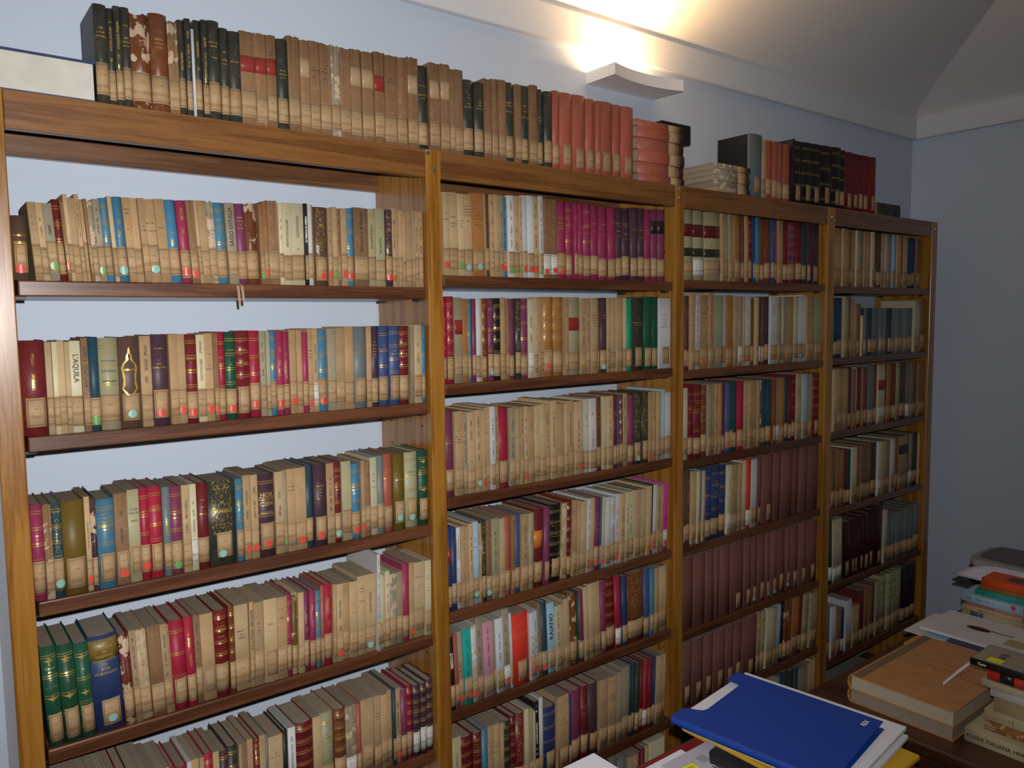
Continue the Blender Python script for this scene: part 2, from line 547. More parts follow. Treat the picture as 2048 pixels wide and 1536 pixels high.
# every standing book: left edge and width (0.1 mm), height (mm), lean (degrees), binding code / title; grouped by bay and shelf
BOOKS = """
#T 2381
1699 251 202 0.0 Dh
1950 147 200 0.0 Dv
2097 143 208 0.0 Dv
2240 169 209 0.0 Dh
2409 384 203 0.0 As
2793 366 209 0.0 Ah
3159 216 201 0.0 ks
3375 146 207 0.0 Dv
3520 132 212 0.0 Dv
3653 62 192 0.0 w0
3715 152 213 0.0 Dv
3867 145 216 0.0 Dv
4011 266 219 0.0 Dh
4277 196 208 0.0 Dh
4473 268 205 0.0 Dh
4741 364 213 0.0 kRh
5105 270 216 0.0 kRh
5375 234 218 0.0 kRh
5609 267 211 0.0 Dh
5876 287 224 0.0 k
6164 264 220 0.0 kC
6428 269 224 0.0 kh
6697 292 223 0.0 kh
6989 241 225 0.0 gs
7230 302 223 0.0 k
7532 315 228 0.0 kC
7847 345 226 0.0 kC
8192 300 232 0.0 kR
8492 388 232 0.0 kh
8880 313 233 0.0 k
9193 327 238 0.0 kC
9520 351 223 0.0 Dh
9871 331 236 0.0 kC
10202 310 238 0.0 kC
10513 210 230 0.0 k
10723 264 233 0.0 k
10986 401 212 0.0 Dh
11387 337 211 0.0 Dh
11723 259 227 0.0 k
11982 233 230 0.0 k
12215 251 232 0.0 k
12466 372 229 0.0 Dh
12839 228 229 0.0 k
13067 315 229 0.0 Dh
13382 310 237 0.0 kh
13692 280 229 0.0 Dh
13972 320 227 0.0 Dh
14292 291 234 0.0 S
14583 543 234 0.0 SL
15126 588 237 0.0 SL
15714 392 233 0.0 SL
16106 226 231 0.0 S
16332 611 236 0.0 SL
16943 383 234 0.0 SL
17327 588 235 0.0 SL
24273 826 238 0.0 HL
25099 273 225 0.0 y
25372 461 227 0.0 S
25832 328 228 0.0 S
26160 475 226 0.0 S
26635 484 227 0.0 S
27120 177 253 0.0 X0
27296 668 250 0.0 XL=
27964 716 252 0.0 XL=
28681 683 255 0.0 XL=
29364 865 257 0.0 XL=
30228 723 260 0.0 XL=
30951 397 255 0.0 X=
31348 636 253 0.0 WL
31984 531 253 0.0 WL
32515 420 253 0.0 WL
32935 426 254 0.0 WL
33361 557 253 0.0 WL
#11 2010
20 271 129 0.0 ZLrh/ROSSETTI~POESIE
391 149 157 -3.2 th
539 123 157 -3.2 yv
662 173 157 -3.2 gve
835 133 166 -3.2 Wv=
968 73 164 -3.2 kr
1041 82 178 -3.2 y
1123 129 171 -3.2 t
1252 86 180 -3.2 tv
1338 65 170 -3.2 t
1403 66 171 -3.2 k
1469 117 170 -3.2 gs
1586 126 173 -3.2 gve
1712 149 176 -3.2 Bv=
1861 83 180 -3.2 y
1944 198 180 -3.2 Bva
2142 162 180 -3.2 th
2304 148 181 -3.2 th
2452 142 181 -3.2 th
2594 208 181 -3.2 tha
2802 211 183 -3.2 th
3013 231 183 -3.2 Bv
3243 217 183 -3.2 Mvr
3461 161 186 -3.2 kr
3622 77 186 -3.2 y
3698 181 186 -3.0 t
3880 157 188 -2.8 gs
4037 248 185 -2.5 B=h
4284 216 186 -2.1 gv/SASSO~D'ITALIA
4500 228 186 -1.8 Ph
4728 306 191 -1.5 Asb
5034 113 189 -1.2 ke
5147 104 197 -0.9 or
5252 249 201 -0.7 k
5501 107 196 -0.4 cv
5608 226 198 0.0 cv
5833 320 199 0.0 cv
6153 85 200 0.0 Xpv/POESIA~IN~FORMA~DI
6238 102 199 0.0 w
6340 61 198 0.0 k
6401 373 194 0.0 ZLrn
6774 116 194 0.0 tvr
6890 138 197 0.0 te
7028 86 195 0.0 kv
7114 162 195 0.0 tr
7275 218 197 0.0 Br=
7493 411 201 0.0 kv/Ternoni~e~di~Penco
7904 215 201 0.0 Lv=
8119 276 203 0.0 Lv
8395 210 202 0.0 Vnr
8605 130 208 0.0 tvr
8734 59 206 0.0 te
8794 119 203 0.0 t
8913 108 200 0.0 t
9020 193 202 0.0 t
9214 98 205 0.0 t
9311 123 204 0.0 tv
9434 136 204 0.0 tv
#12 1693
20 440 196 0.0 WLv
460 118 192 0.0 y
578 103 192 0.0 c
681 128 194 0.0 y
809 97 191 0.0 y
906 204 193 0.0 cv/L'AQUILA
1111 132 199 0.0 kv/ANTONIO~TABERI
1243 201 200 0.0 Te
1444 385 198 0.0 Lb=h/MISCELLANEA~STORICA~ABRUZZESE
1829 423 199 0.0 ZLfa/MISCELLANEE
2252 226 200 0.0 tv
2478 372 202 0.0 VLrh
2850 184 202 0.0 t
3034 178 202 0.0 tr
3212 240 201 0.0 W=hr
3452 183 200 0.0 cv
3635 185 203 0.0 thr
3820 107 204 0.0 kr
3926 162 206 0.0 R=h
4088 255 204 0.0 G=hr
4343 334 205 0.0 WxhL
4677 246 207 0.0 R=hr
4923 134 206 0.0 gv
5057 97 204 0.0 L
5154 166 204 0.0 Bv=
5319 187 204 0.0 Mrv
5507 159 203 0.0 Mv
5666 171 207 0.0 tr
5837 142 206 0.0 t
5979 156 200 0.0 M
6135 135 209 0.0 trh
6270 136 210 0.0 tvW
6405 232 205 0.0 B=hr
6638 225 208 0.0 g
6862 250 209 0.4 t
7112 243 213 0.5 th
7355 393 212 0.6 HhL
7748 149 212 0.6 t
7897 219 212 0.6 Vh
8116 293 211 0.6 U=h
8410 334 212 0.6 U=hL
8744 304 212 0.6 Wxh
9048 111 210 0.6 g0
9159 236 214 0.6 yv
9395 151 212 0.6 B=
#13 1349
20 219 203 0.0 M=h
239 150 203 0.0 ks
389 194 202 0.0 T=na
582 424 201 0.0 OL
1007 108 205 0.0 yvr
1115 109 203 0.0 Vs
1224 351 196 0.0 B=hL
1575 274 204 0.0 kvLr
1849 241 207 0.0 LhL
2090 195 208 0.0 R=hr
2285 276 207 0.0 R=hL
2561 172 204 0.0 Hv
2733 238 202 0.0 P=he
2971 184 203 0.0 yv
3155 147 202 0.0 cvW
3302 258 204 0.0 Wh
3559 644 200 0.0 DnLa/CAMILLE
4203 178 200 0.0 Bv=
4381 170 206 0.0 tvr
4551 183 205 0.0 tvr
4734 416 203 0.0 VL=r/HOR~CIEN~AUGUST
5150 212 205 0.0 yv
5362 90 207 0.0 ge
5452 216 208 0.0 th
5668 286 208 0.0 tr
5954 204 211 0.0 T
6158 357 209 0.0 VLrh
6515 211 208 0.0 tv
6726 178 209 0.0 W=ha
6903 24 204 0.0 g0
6927 277 208 0.0 L
7204 257 199 0.0 B=hr
7461 124 206 0.0 tr
7584 170 201 0.0 kh
7754 194 209 0.0 ch
7948 204 212 0.0 Hv
8152 324 212 0.0 ShL
8476 357 209 0.0 OLah
8832 418 209 0.0 Lb=hLa
9250 317 209 0.0 G=hLd
#14 1031
109 299 219 -2.3 G=dLh
408 315 216 -2.3 G=dLh
723 283 211 -2.3 G=dLh
1006 584 215 -2.3 NLaG/VITA~SEGRETA~DI~GABRIELE~D'ANNUNZIO~DI~TOM~ANTONGINI
1591 207 208 -2.3 Ws
1798 136 213 -2.3 tv
1934 223 211 -2.3 yhs
2157 281 213 -2.3 k
2438 154 210 -2.2 tv
2591 22 207 -1.9 t
2613 324 212 -1.7 R=L
2937 202 213 -1.5 Rv
3139 140 212 -1.2 kv
3279 305 209 -0.9 tL
3584 312 211 -0.5 Wxh
3896 147 215 0.0 Axh
4043 344 211 0.0 yh
4387 105 213 0.6 tv/SULLA~POESIA~ABRUZZESE
4492 235 208 0.8 th
4727 336 210 0.8 yhL
5063 256 208 0.8 th
5319 143 208 0.8 M=
5462 142 210 0.8 Os
5605 151 209 0.8 y
5756 152 208 0.8 Pv
5908 168 207 0.8 Mv
6076 163 201 0.8 Bv=
6239 105 211 0.8 Sv
6344 213 212 0.8 Rv
6557 96 209 0.8 t
6652 181 207 0.8 yvr
6833 183 205 0.8 t
7016 246 205 0.8 yh
7262 237 214 0.8 yh
7499 292 213 0.8 yva
7791 98 266 0.8 wv
7889 108 206 0.8 c
7997 104 201 0.8 y
8101 144 210 0.8 cv
8245 198 201 0.8 gs
8444 187 201 0.8 g
8631 230 216 0.8 M
8860 164 217 0.8 tr
9024 319 214 0.8 yh
9343 197 215 0.8 ch
#15 688
136 230 271 0.0 t
366 234 266 0.0 t
600 201 260 0.0 k
801 186 255 0.0 t
987 170 251 0.0 Ws
1156 191 245 0.0 W
1347 213 238 0.0 Ds
1561 197 232 0.0 t
1757 200 226 0.0 t
1957 182 219 0.0 t
2139 185 215 0.0 t
2324 104 213 0.0 y
2428 125 211 0.0 R=
2553 254 206 0.0 Rh
2807 97 211 0.0 w
2904 184 209 0.0 th
3088 109 210 0.0 th
3198 199 214 0.0 R=
3397 146 213 0.0 t
3542 204 209 0.0 V=
3746 253 210 0.0 D=h
4000 75 211 0.0 t
4074 148 209 0.0 k
4222 149 212 0.0 t
4371 138 212 0.0 W=n
4510 152 215 0.0 t
4662 77 212 0.0 H
4739 376 200 0.0 yh
5115 119 205 0.0 X
5233 200 210 0.0 wv
5433 477 212 0.0 Wxh
5910 223 214 0.0 y
6133 369 215 0.0 Lb=h
6502 334 215 0.0 Axh
6835 311 213 0.0 gsW
7146 135 211 0.0 S
7281 396 214 0.0 tL
7678 217 213 0.0 th
7895 189 209 0.0 t
8084 143 216 0.0 t
8227 96 217 0.0 T
8323 177 214 0.0 tvr
8500 196 205 0.0 P
8696 181 211 0.0 Rxh
8877 234 208 0.0 VxhW
9110 220 207 0.0 VxhW
9330 240 209 0.0 VxhW
#21 2045
10225 200 229 -0.6 yhr
10424 304 231 -0.6 yh
10728 218 229 -0.6 yhe
10947 286 230 -0.6 yha
11233 385 236 -0.6 oha
11618 54 236 -0.6 t
11671 176 236 -0.6 Z
11847 150 236 -0.6 tv
11997 179 238 -0.6 y
12175 153 236 -0.6 gvr
12328 168 235 -0.6 Bpvr
12496 226 239 -0.6 wve
12722 214 240 -0.6 yv
12936 115 240 -0.6 yve
13051 174 244 -0.6 wr
13226 250 245 -0.6 wr
13475 223 245 -0.6 yvr
13698 150 247 -0.6 wve
13848 319 241 -0.6 khWr
14167 278 243 -0.6 khWr
14445 410 238 -0.6 Mhr
14855 287 238 -0.6 M=h
15142 171 237 -0.6 Mh
15313 251 236 -0.6 Mh
15564 347 238 -0.6 M=h
15911 370 236 -0.6 Mh
16282 412 236 -0.6 Mh
16693 367 236 -0.6 Mh
17060 337 239 -0.6 Vh
17398 343 240 -0.6 Vh
17740 367 244 -0.6 Vh
18107 317 244 -0.6 Vh
18424 341 243 -0.6 Mh
18765 326 246 -0.6 PK
19091 382 248 -0.6 PK
#22 1740
10126 174 243 0.0 R=h
10300 226 246 0.0 Rxh
10525 267 243 0.0 gR
10792 219 240 0.0 oh
11011 143 239 0.0 Bv=
11154 139 240 0.0 P
11293 151 240 0.0 w
11444 80 241 0.0 y
11524 174 241 0.0 Axh
11698 211 239 0.0 Pa=
11909 266 241 0.0 Xxh/POETI
12175 166 244 0.0 t
12341 131 242 0.0 k
12473 263 240 0.0 P
12735 214 241 0.0 Dn
12950 275 240 0.0 P=
13225 220 238 0.0 cvW
13445 148 243 0.0 y
13593 134 244 0.0 t
13727 135 242 0.0 t
13863 396 247 0.0 oxhr
14258 437 247 0.0 oxh
14695 151 245 0.0 t
14846 568 247 0.0 LbR
15414 251 244 0.0 tv
15665 190 243 0.0 tv
15855 289 245 0.0 th
16144 123 241 0.0 k
16267 301 246 0.0 Vha
16568 182 246 0.0 y
16750 251 244 0.0 y
17000 322 245 0.0 t
17322 189 246 0.0 c
17511 260 244 0.0 Eh
17771 583 246 0.0 DhL
18354 434 251 0.0 GL
18788 368 251 0.0 GL
19156 614 246 0.0 wLh
#23 1414
10153 333 249 -0.4 PLh
10486 284 244 -0.4 th
10770 151 241 -0.4 gv
10921 263 239 -0.4 yv
11185 211 243 -0.4 yva
11395 156 241 -0.4 tr
11551 172 247 -0.4 th
11723 173 249 -0.4 wv
11896 160 248 -0.4 tv
12056 399 241 -0.4 RL
12455 210 239 -0.4 gv
12665 197 235 -0.4 yh
12862 122 239 -0.4 tv
12984 169 239 -0.4 yvr
13154 249 237 -0.4 th
13403 236 237 -0.4 yh
13639 223 241 -0.4 y
13862 226 236 -0.4 tv
14088 261 249 -0.4 yv
14349 280 238 -0.4 t
14629 184 235 -0.4 y
14813 279 242 -0.4 tv
15092 394 238 -0.4 yvr
15486 96 236 -0.4 F
15582 177 242 -0.4 ch
15759 325 243 -0.4 wv
16084 313 244 -0.4 ALh
16397 184 245 0.0 c
16581 270 245 0.0 yv
16851 170 244 0.0 Wh
17021 155 243 0.0 U
17176 156 246 0.0 Axh
17331 244 248 0.0 yv
17576 301 241 0.0 P
17876 413 246 0.0 DnLa
18290 347 246 0.0 DnL
18637 166 245 0.0 tr
18803 205 245 0.0 th
19008 245 244 0.0 y
19253 228 250 0.0 F
19481 289 237 0.0 w
#24 1079
10163 146 248 -0.4 NR
10310 177 242 -0.4 N
10487 134 243 -0.4 ws
10621 150 243 -0.4 t
10771 106 241 -0.4 t
10877 167 247 -0.4 yv
11044 215 248 -0.4 Fha
11259 93 243 -0.4 ys
11352 187 245 -0.4 Dn
11540 189 245 -0.4 kha
11729 271 246 0.0 Lv
12000 194 243 0.0 y
12194 278 245 0.0 Sbh
12472 132 243 0.5 kv
12604 217 242 0.7 U
12821 270 241 0.9 tv
13091 256 239 1.0 Lbh
13348 417 246 1.1 WLI
13765 247 246 1.3 PL
14012 504 249 1.5 XxLh
14517 225 249 1.8 ys
14741 196 253 2.0 Wx
14937 180 253 2.0 t
15117 145 247 2.0 t
15262 311 241 2.0 y
15573 148 246 2.0 wvr
15721 205 246 2.0 y
15926 245 244 2.0 Pvr
16171 95 242 2.0 U
16266 153 243 2.0 cr
16419 251 239 2.0 w
16670 234 238 2.0 ws
16904 217 242 2.0 wvr
17121 239 241 2.0 yv
17360 181 244 2.0 cv
17541 305 240 2.0 cv
17846 309 242 2.0 yh
18156 335 240 2.0 y
18490 212 247 2.0 yr
18702 85 252 2.0 D
18787 193 248 2.0 wr
18980 151 243 2.0 tv
19131 196 241 2.0 t
19327 286 245 2.0 QvWr
#25 782
10183 154 222 -2.1 Xpv/DOSSIER
10337 140 226 -2.1 Sp
10477 204 229 -2.1 gvr
10681 286 232 -2.1 Cvr
10967 193 236 -2.1 wrs
11160 228 253 -2.1 gv
11388 363 234 -2.1 Kv
11751 100 233 -2.1 g
11851 287 234 -2.1 wv
12138 257 257 -2.1 gvrW
12395 86 239 -2.1 w
12481 687 229 -2.1 IbLh
13168 216 220 -2.1 wv
13384 164 221 -2.1 Fvr
13548 147 240 -2.1 k
13694 259 241 -2.1 Tr
13953 281 231 -2.1 Fv/RAIANO
14235 247 217 -2.1 cv
14481 131 218 -2.1 y
14612 241 231 -2.1 y
14853 366 243 -2.1 As
15219 62 241 -2.1 G
15280 217 244 -2.1 P
15498 219 251 -2.1 y
15717 253 256 -2.1 y
15970 321 254 -2.1 y
16291 260 250 -2.1 P
16552 463 256 -2.1 Wxh
17015 303 254 -2.1 RW
17318 273 247 -1.8 N
17591 803 249 -1.1 An
18394 322 246 -0.6 U
18716 217 243 0.0 B
18934 219 241 0.0 t
19153 445 241 0.0 y
#26 441
10181 307 254 -0.4 Lv
10488 458 240 -0.4 Wxh
10946 320 241 -0.4 Wxh
11266 225 242 -0.4 B
11491 228 245 -0.4 th
11718 192 244 -0.4 yh
11910 142 243 -0.4 t
12052 314 242 -0.4 Dxh
12366 212 248 -0.4 Wxh
12578 350 248 -0.4 Wn
12927 163 252 -0.4 c
13091 137 250 -0.4 L
13228 83 239 -0.4 c
13311 195 266 -0.4 Xpv
13505 168 271 -0.4 w
13674 572 228 -0.4 N=L
14246 505 251 -0.4 thL
14751 122 239 -0.4 N
14873 496 248 -0.4 P
15369 343 250 -0.4 Wh
15712 441 247 -0.4 VL
16153 393 247 0.0 th
16546 401 245 0.8 th
16947 291 251 1.3 g
17237 334 259 1.6 g
17571 159 257 1.9 T
17730 160 258 2.2 T
17890 242 254 2.4 D
18132 163 257 2.4 W
18295 267 253 2.4 RW
18562 228 252 2.4 W
18791 147 253 2.4 N
18938 360 252 2.4 y
19297 193 248 2.4 y
#27 112
16005 371 278 0.0 T
16377 302 271 0.0 T
16678 383 270 0.0 H
17062 469 260 0.0 Hh
17531 239 255 0.0 t
17770 282 252 0.0 t
18052 203 252 0.0 W
18255 205 256 0.0 W
18460 207 260 0.0 y
18668 849 265 0.0 c
#31 2053
20446 564 257 -1.2 LbDe
21010 646 256 -1.2 LbDW
21656 944 257 -1.2 LbD
22600 118 253 -1.2 t
22718 309 255 -1.2 g
23027 240 254 -1.2 t
23267 170 254 -1.2 y
23437 269 254 -1.2 o
23706 173 252 -1.2 U
23879 199 250 -1.2 A
24078 200 252 -1.2 t
24278 329 253 -1.2 Wxh
24607 128 252 -1.2 N
24735 413 251 -1.2 B
25149 262 250 -1.2 A
25411 398 249 -1.2 Ar
25809 269 249 -1.2 Uh
26077 217 250 -1.2 M
26294 329 249 -1.2 t
26623 361 250 -1.2 W
26985 594 248 -1.2 Px
27579 462 250 -1.2 W
28041 352 248 -1.2 T
28392 237 248 -1.2 V
28629 724 249 -1.2 VL
#32 1727
20471 150 269 0.0 Z
20621 194 269 0.0 Wh
20815 240 272 0.0 th
21055 309 271 0.0 wv
21363 493 273 0.0 thr
21857 297 282 0.0 tv
22153 557 273 0.0 LL
22711 189 274 0.0 F
22900 358 274 0.0 o
23257 169 268 0.0 y
23426 243 271 0.0 t
23670 295 269 0.0 gW
23965 149 269 0.0 y
24114 376 267 0.0 wvr
24490 280 263 0.0 O
24769 180 266 0.0 y
24949 233 266 0.0 WW
25182 235 270 0.0 Z
25417 317 270 0.0 V
25733 482 270 0.0 wv
26216 272 270 0.0 t
26488 247 271 0.0 w
26735 194 271 0.0 gr
26929 534 271 0.0 th
27463 343 273 0.0 c
27806 376 275 0.0 wa
28182 205 279 0.0 w
28387 594 272 0.0 th
28982 638 273 0.0 L
#33 1397
20474 264 264 0.0 c
20738 379 267 0.0 W=h
21116 430 272 0.0 W=h
21547 299 268 0.0 A=h
21846 233 270 0.0 g
22079 235 270 0.0 t
22313 190 270 0.0 tv
22503 191 270 0.0 t
22694 241 270 0.0 W
22935 317 269 0.0 Ur
23252 197 269 0.0 G
23449 248 269 0.0 T
23697 403 269 0.0 Rr
24100 306 268 0.0 y
24406 284 268 0.0 tv
24690 261 268 0.0 t
24951 184 268 0.0 t
25135 212 268 0.0 As
25347 349 268 0.0 T
25696 353 266 0.0 T
26049 192 266 0.0 A
26242 333 268 0.0 gW
26574 281 268 0.0 o
26855 341 268 0.0 T
27196 230 271 0.0 W
27426 348 275 0.0 W=
27774 412 276 0.0 yh
28186 358 274 0.0 F
28544 181 274 0.0 t
28724 304 274 0.0 g
29028 493 274 0.0 WxL
#34 1072
20476 133 277 0.6 Z
20609 335 277 0.7 Zv
20944 271 276 0.9 yr
21215 137 273 1.1 c
21352 253 270 1.2 B
21605 139 269 1.2 y
21744 351 273 1.2 N=
22095 548 273 1.2 N=h
22644 413 273 1.2 N=h
23057 271 272 1.2 cvW
23328 400 271 1.2 t
23728 279 270 1.2 yv
24006 282 276 1.2 c
24288 311 279 1.2 IbW
24599 394 275 1.2 w
24993 400 279 1.2 YL
25393 708 283 1.2 YL
26101 614 285 1.2 Y
26716 803 287 1.2 Y
27519 588 288 1.2 Y
28107 601 286 1.2 Y
28708 802 285 1.2 Y
#35 750
20456 699 272 0.0 Y
21155 673 276 0.0 Y
21827 523 279 0.0 Y
22350 412 280 0.0 Y
22762 643 282 0.0 Y
23405 840 280 0.0 YL
24245 497 277 0.0 YL
24742 453 278 0.0 YLa
25195 488 279 0.0 YL
25683 386 276 0.0 YLa
26068 448 275 0.0 YLa
26516 686 277 0.0 YL
27202 408 274 0.0 YLa
27611 594 272 0.0 YL
28205 546 276 0.0 YL
28751 808 271 0.0 YL
#36 447
20443 638 237 1.6 YL
21081 631 248 1.6 YL
21712 647 244 1.6 YL
22359 742 242 1.6 YL
23101 525 249 1.6 YL
23626 536 249 1.6 YL
24161 937 254 2.2 YL
25098 282 258 2.8 t
25380 314 253 3.3 Lx
25694 492 257 3.3 c
26186 205 252 3.3 t
26392 356 253 3.3 Fh
26747 300 260 3.3 Xh
27047 334 256 3.3 As
27381 245 253 3.3 A
27627 497 254 3.3 o
28124 379 259 3.3 W
28503 449 252 3.4 Lx
28952 522 248 3.4 g
#37 144
26579 235 243 0.0 g
26814 719 254 0.0 T
27534 429 240 0.0 D
27963 311 240 0.0 T
28273 633 233 0.0 gv
28906 387 233 0.0 y
29293 327 242 0.0 y
#41 2047
30502 628 252 0.0 t
31131 147 253 0.0 y
31278 396 252 0.0 th
31673 275 251 0.0 k
31949 329 251 0.0 th
32278 179 251 0.0 c
32456 309 251 0.0 t
32765 208 251 0.0 H
32973 209 251 0.0 t
33182 237 251 0.0 y
33419 239 251 0.0 S
33658 241 252 0.0 c
33899 352 251 0.0 W
34251 383 251 0.0 Z
34634 333 250 0.0 y
34967 196 250 0.0 w
35162 424 251 0.0 g
35586 286 250 0.0 F
35872 173 250 0.0 W
36045 407 250 0.0 y
36451 205 249 0.0 k
36657 445 248 0.0 y
37102 542 245 0.0 N
37644 428 246 0.0 N
38072 310 244 0.0 k
#42 1731
30552 290 265 0.0 T
30843 540 266 0.0 N
31383 324 271 0.0 L
31707 302 269 0.0 k
32009 203 261 0.0 t
32213 308 241 0.0 y
32520 337 240 0.0 k
32857 131 185 0.0 c
32988 237 219 0.0 N
33225 319 219 0.0 H
33543 322 219 0.0 T
33865 710 219 0.0 H
34575 333 219 0.0 H
34909 507 219 0.0 H
35416 343 219 0.0 T
35758 405 218 0.0 H
36163 410 218 0.0 H
36573 416 218 0.0 H
36989 421 218 0.0 H
37410 611 218 0.0 H
38021 560 256 0.0 c
38582 507 265 0.0 k
#43 1402
30631 354 275 0.0 y
30985 263 277 0.0 t
31248 289 276 0.0 t
31537 390 276 0.0 t
31927 346 280 0.0 V
32274 200 275 0.0 k
32473 201 277 0.0 c
32674 458 273 0.0 W
33132 154 271 0.0 k
33286 415 273 0.0 A
33702 581 281 0.0 H
34283 322 280 0.0 A
34605 654 279 0.0 cRW
35259 166 279 0.0 D
35425 363 282 0.0 o
35788 310 282 0.0 V
36098 285 282 0.0 A
36383 345 283 0.0 L
36728 643 282 0.0 Z
37371 417 282 0.0 HW
37788 362 278 0.0 k
38150 427 275 0.0 T
38577 683 279 0.0 k
#44 1050
30594 368 272 0.0 k
30963 298 267 0.0 o
31261 352 263 0.0 k
31612 305 258 0.0 W
31917 360 254 0.0 T
32276 469 261 0.0 c
32745 370 259 0.0 k
33115 428 262 0.0 k
33543 544 268 0.0 k
34087 610 259 0.0 D
34697 338 261 0.0 wW
35035 456 260 0.0 y
35491 463 259 0.0 g
35954 411 263 0.0 w
36365 356 264 0.0 k
36721 909 265 0.0 tK
37630 185 265 0.0 D
37815 373 268 0.0 gW
38188 695 266 0.0 D
38884 128 263 0.0 y
39012 193 263 0.0 o
#45 702
30528 341 298 -2.4 DW
30869 804 292 -1.8 chW
31674 772 268 -1.1 1L
32446 394 265 -0.5 1L
32839 342 263 0.0 1L
33181 404 272 0.0 1L
33585 528 279 0.0 1L
34113 477 287 0.0 1L
34590 854 301 0.0 1L
35444 311 265 0.0 c
35755 441 232 0.0 H
36196 512 234 0.0 H
36708 586 235 0.0 H
37294 364 233 0.0 H
37657 503 236 0.0 H
38160 477 238 0.0 H
38637 623 240 0.0 H
#46 348
30425 442 243 0.7 H
30867 384 240 0.7 wr
31252 390 219 0.7 k
31641 461 209 0.7 NW
32102 536 240 0.7 w
32638 614 200 0.7 t
33252 557 261 0.7 W
33809 353 262 0.7 k
34162 285 266 0.7 k
34448 433 269 0.7 Z
34881 366 272 0.7 L
35246 744 290 0.7 Lx
35990 531 288 0.7 Lx
36522 385 290 0.7 Lx
36907 507 292 0.7 L
37414 596 288 0.7 X
38010 484 289 0.7 X
38494 574 285 0.7 X
"""

# ------------------------------------------------------------------ books
PAL = {  # code: colour, plain words for it
    't': ((174, 143, 104), 'tan'), 'k': ((136, 101, 70), 'brown'), 'y': ((188, 161, 121), 'pale tan'),
    'g': ((150, 139, 116), 'grey-beige'), 'o': ((158, 106, 54), 'orange-brown'), 'c': ((196, 185, 151), 'cream'),
    'w': ((200, 200, 200), 'white'), 'B': ((66, 118, 146), 'sky blue'), 'N': ((40, 58, 100), 'navy blue'),
    'U': ((62, 80, 126), 'royal blue'), 'T': ((34, 66, 78), 'dark teal'), 'G': ((24, 78, 56), 'dark green'),
    'D': ((48, 52, 46), 'blackish green'), 'E': ((22, 138, 98), 'emerald green'), 'R': ((156, 32, 56), 'crimson'),
    'M': ((146, 46, 80), 'magenta red'), 'W': ((108, 32, 36), 'wine red'), 'P': ((118, 52, 82), 'plum'),
    'V': ((70, 48, 60), 'dark purple'), 'S': ((162, 86, 68), 'salmon red'), 'O': ((104, 84, 28), 'olive'),
    'A': ((112, 60, 32), 'chestnut brown'), 'X': ((28, 26, 27), 'black'), 'Z': ((86, 66, 54), 'dark brown'),
    'L': ((160, 155, 120), 'parchment'), 'H': ((104, 114, 114), 'slate grey'), 'K': ((186, 134, 150), 'pink'),
    'F': ((158, 190, 208), 'light blue'), 'C': ((32, 156, 148), 'turquoise'), 'Q': ((218, 60, 160), 'hot pink'),
    'I': ((206, 56, 42), 'bright red'), 'Y': ((122, 77, 70), 'dusty maroon'), '1': ((54, 22, 24), 'dark maroon'),
}
PAPER = set('tkygocwLFKCQ')
PAGE_COL = {'old': rgb(166, 150, 130), 'new': rgb(200, 194, 180)}
rng = random.Random(7)

def arc(w, b, x):
    t_ = 2 * x / w - 1
    return b * t_ * t_

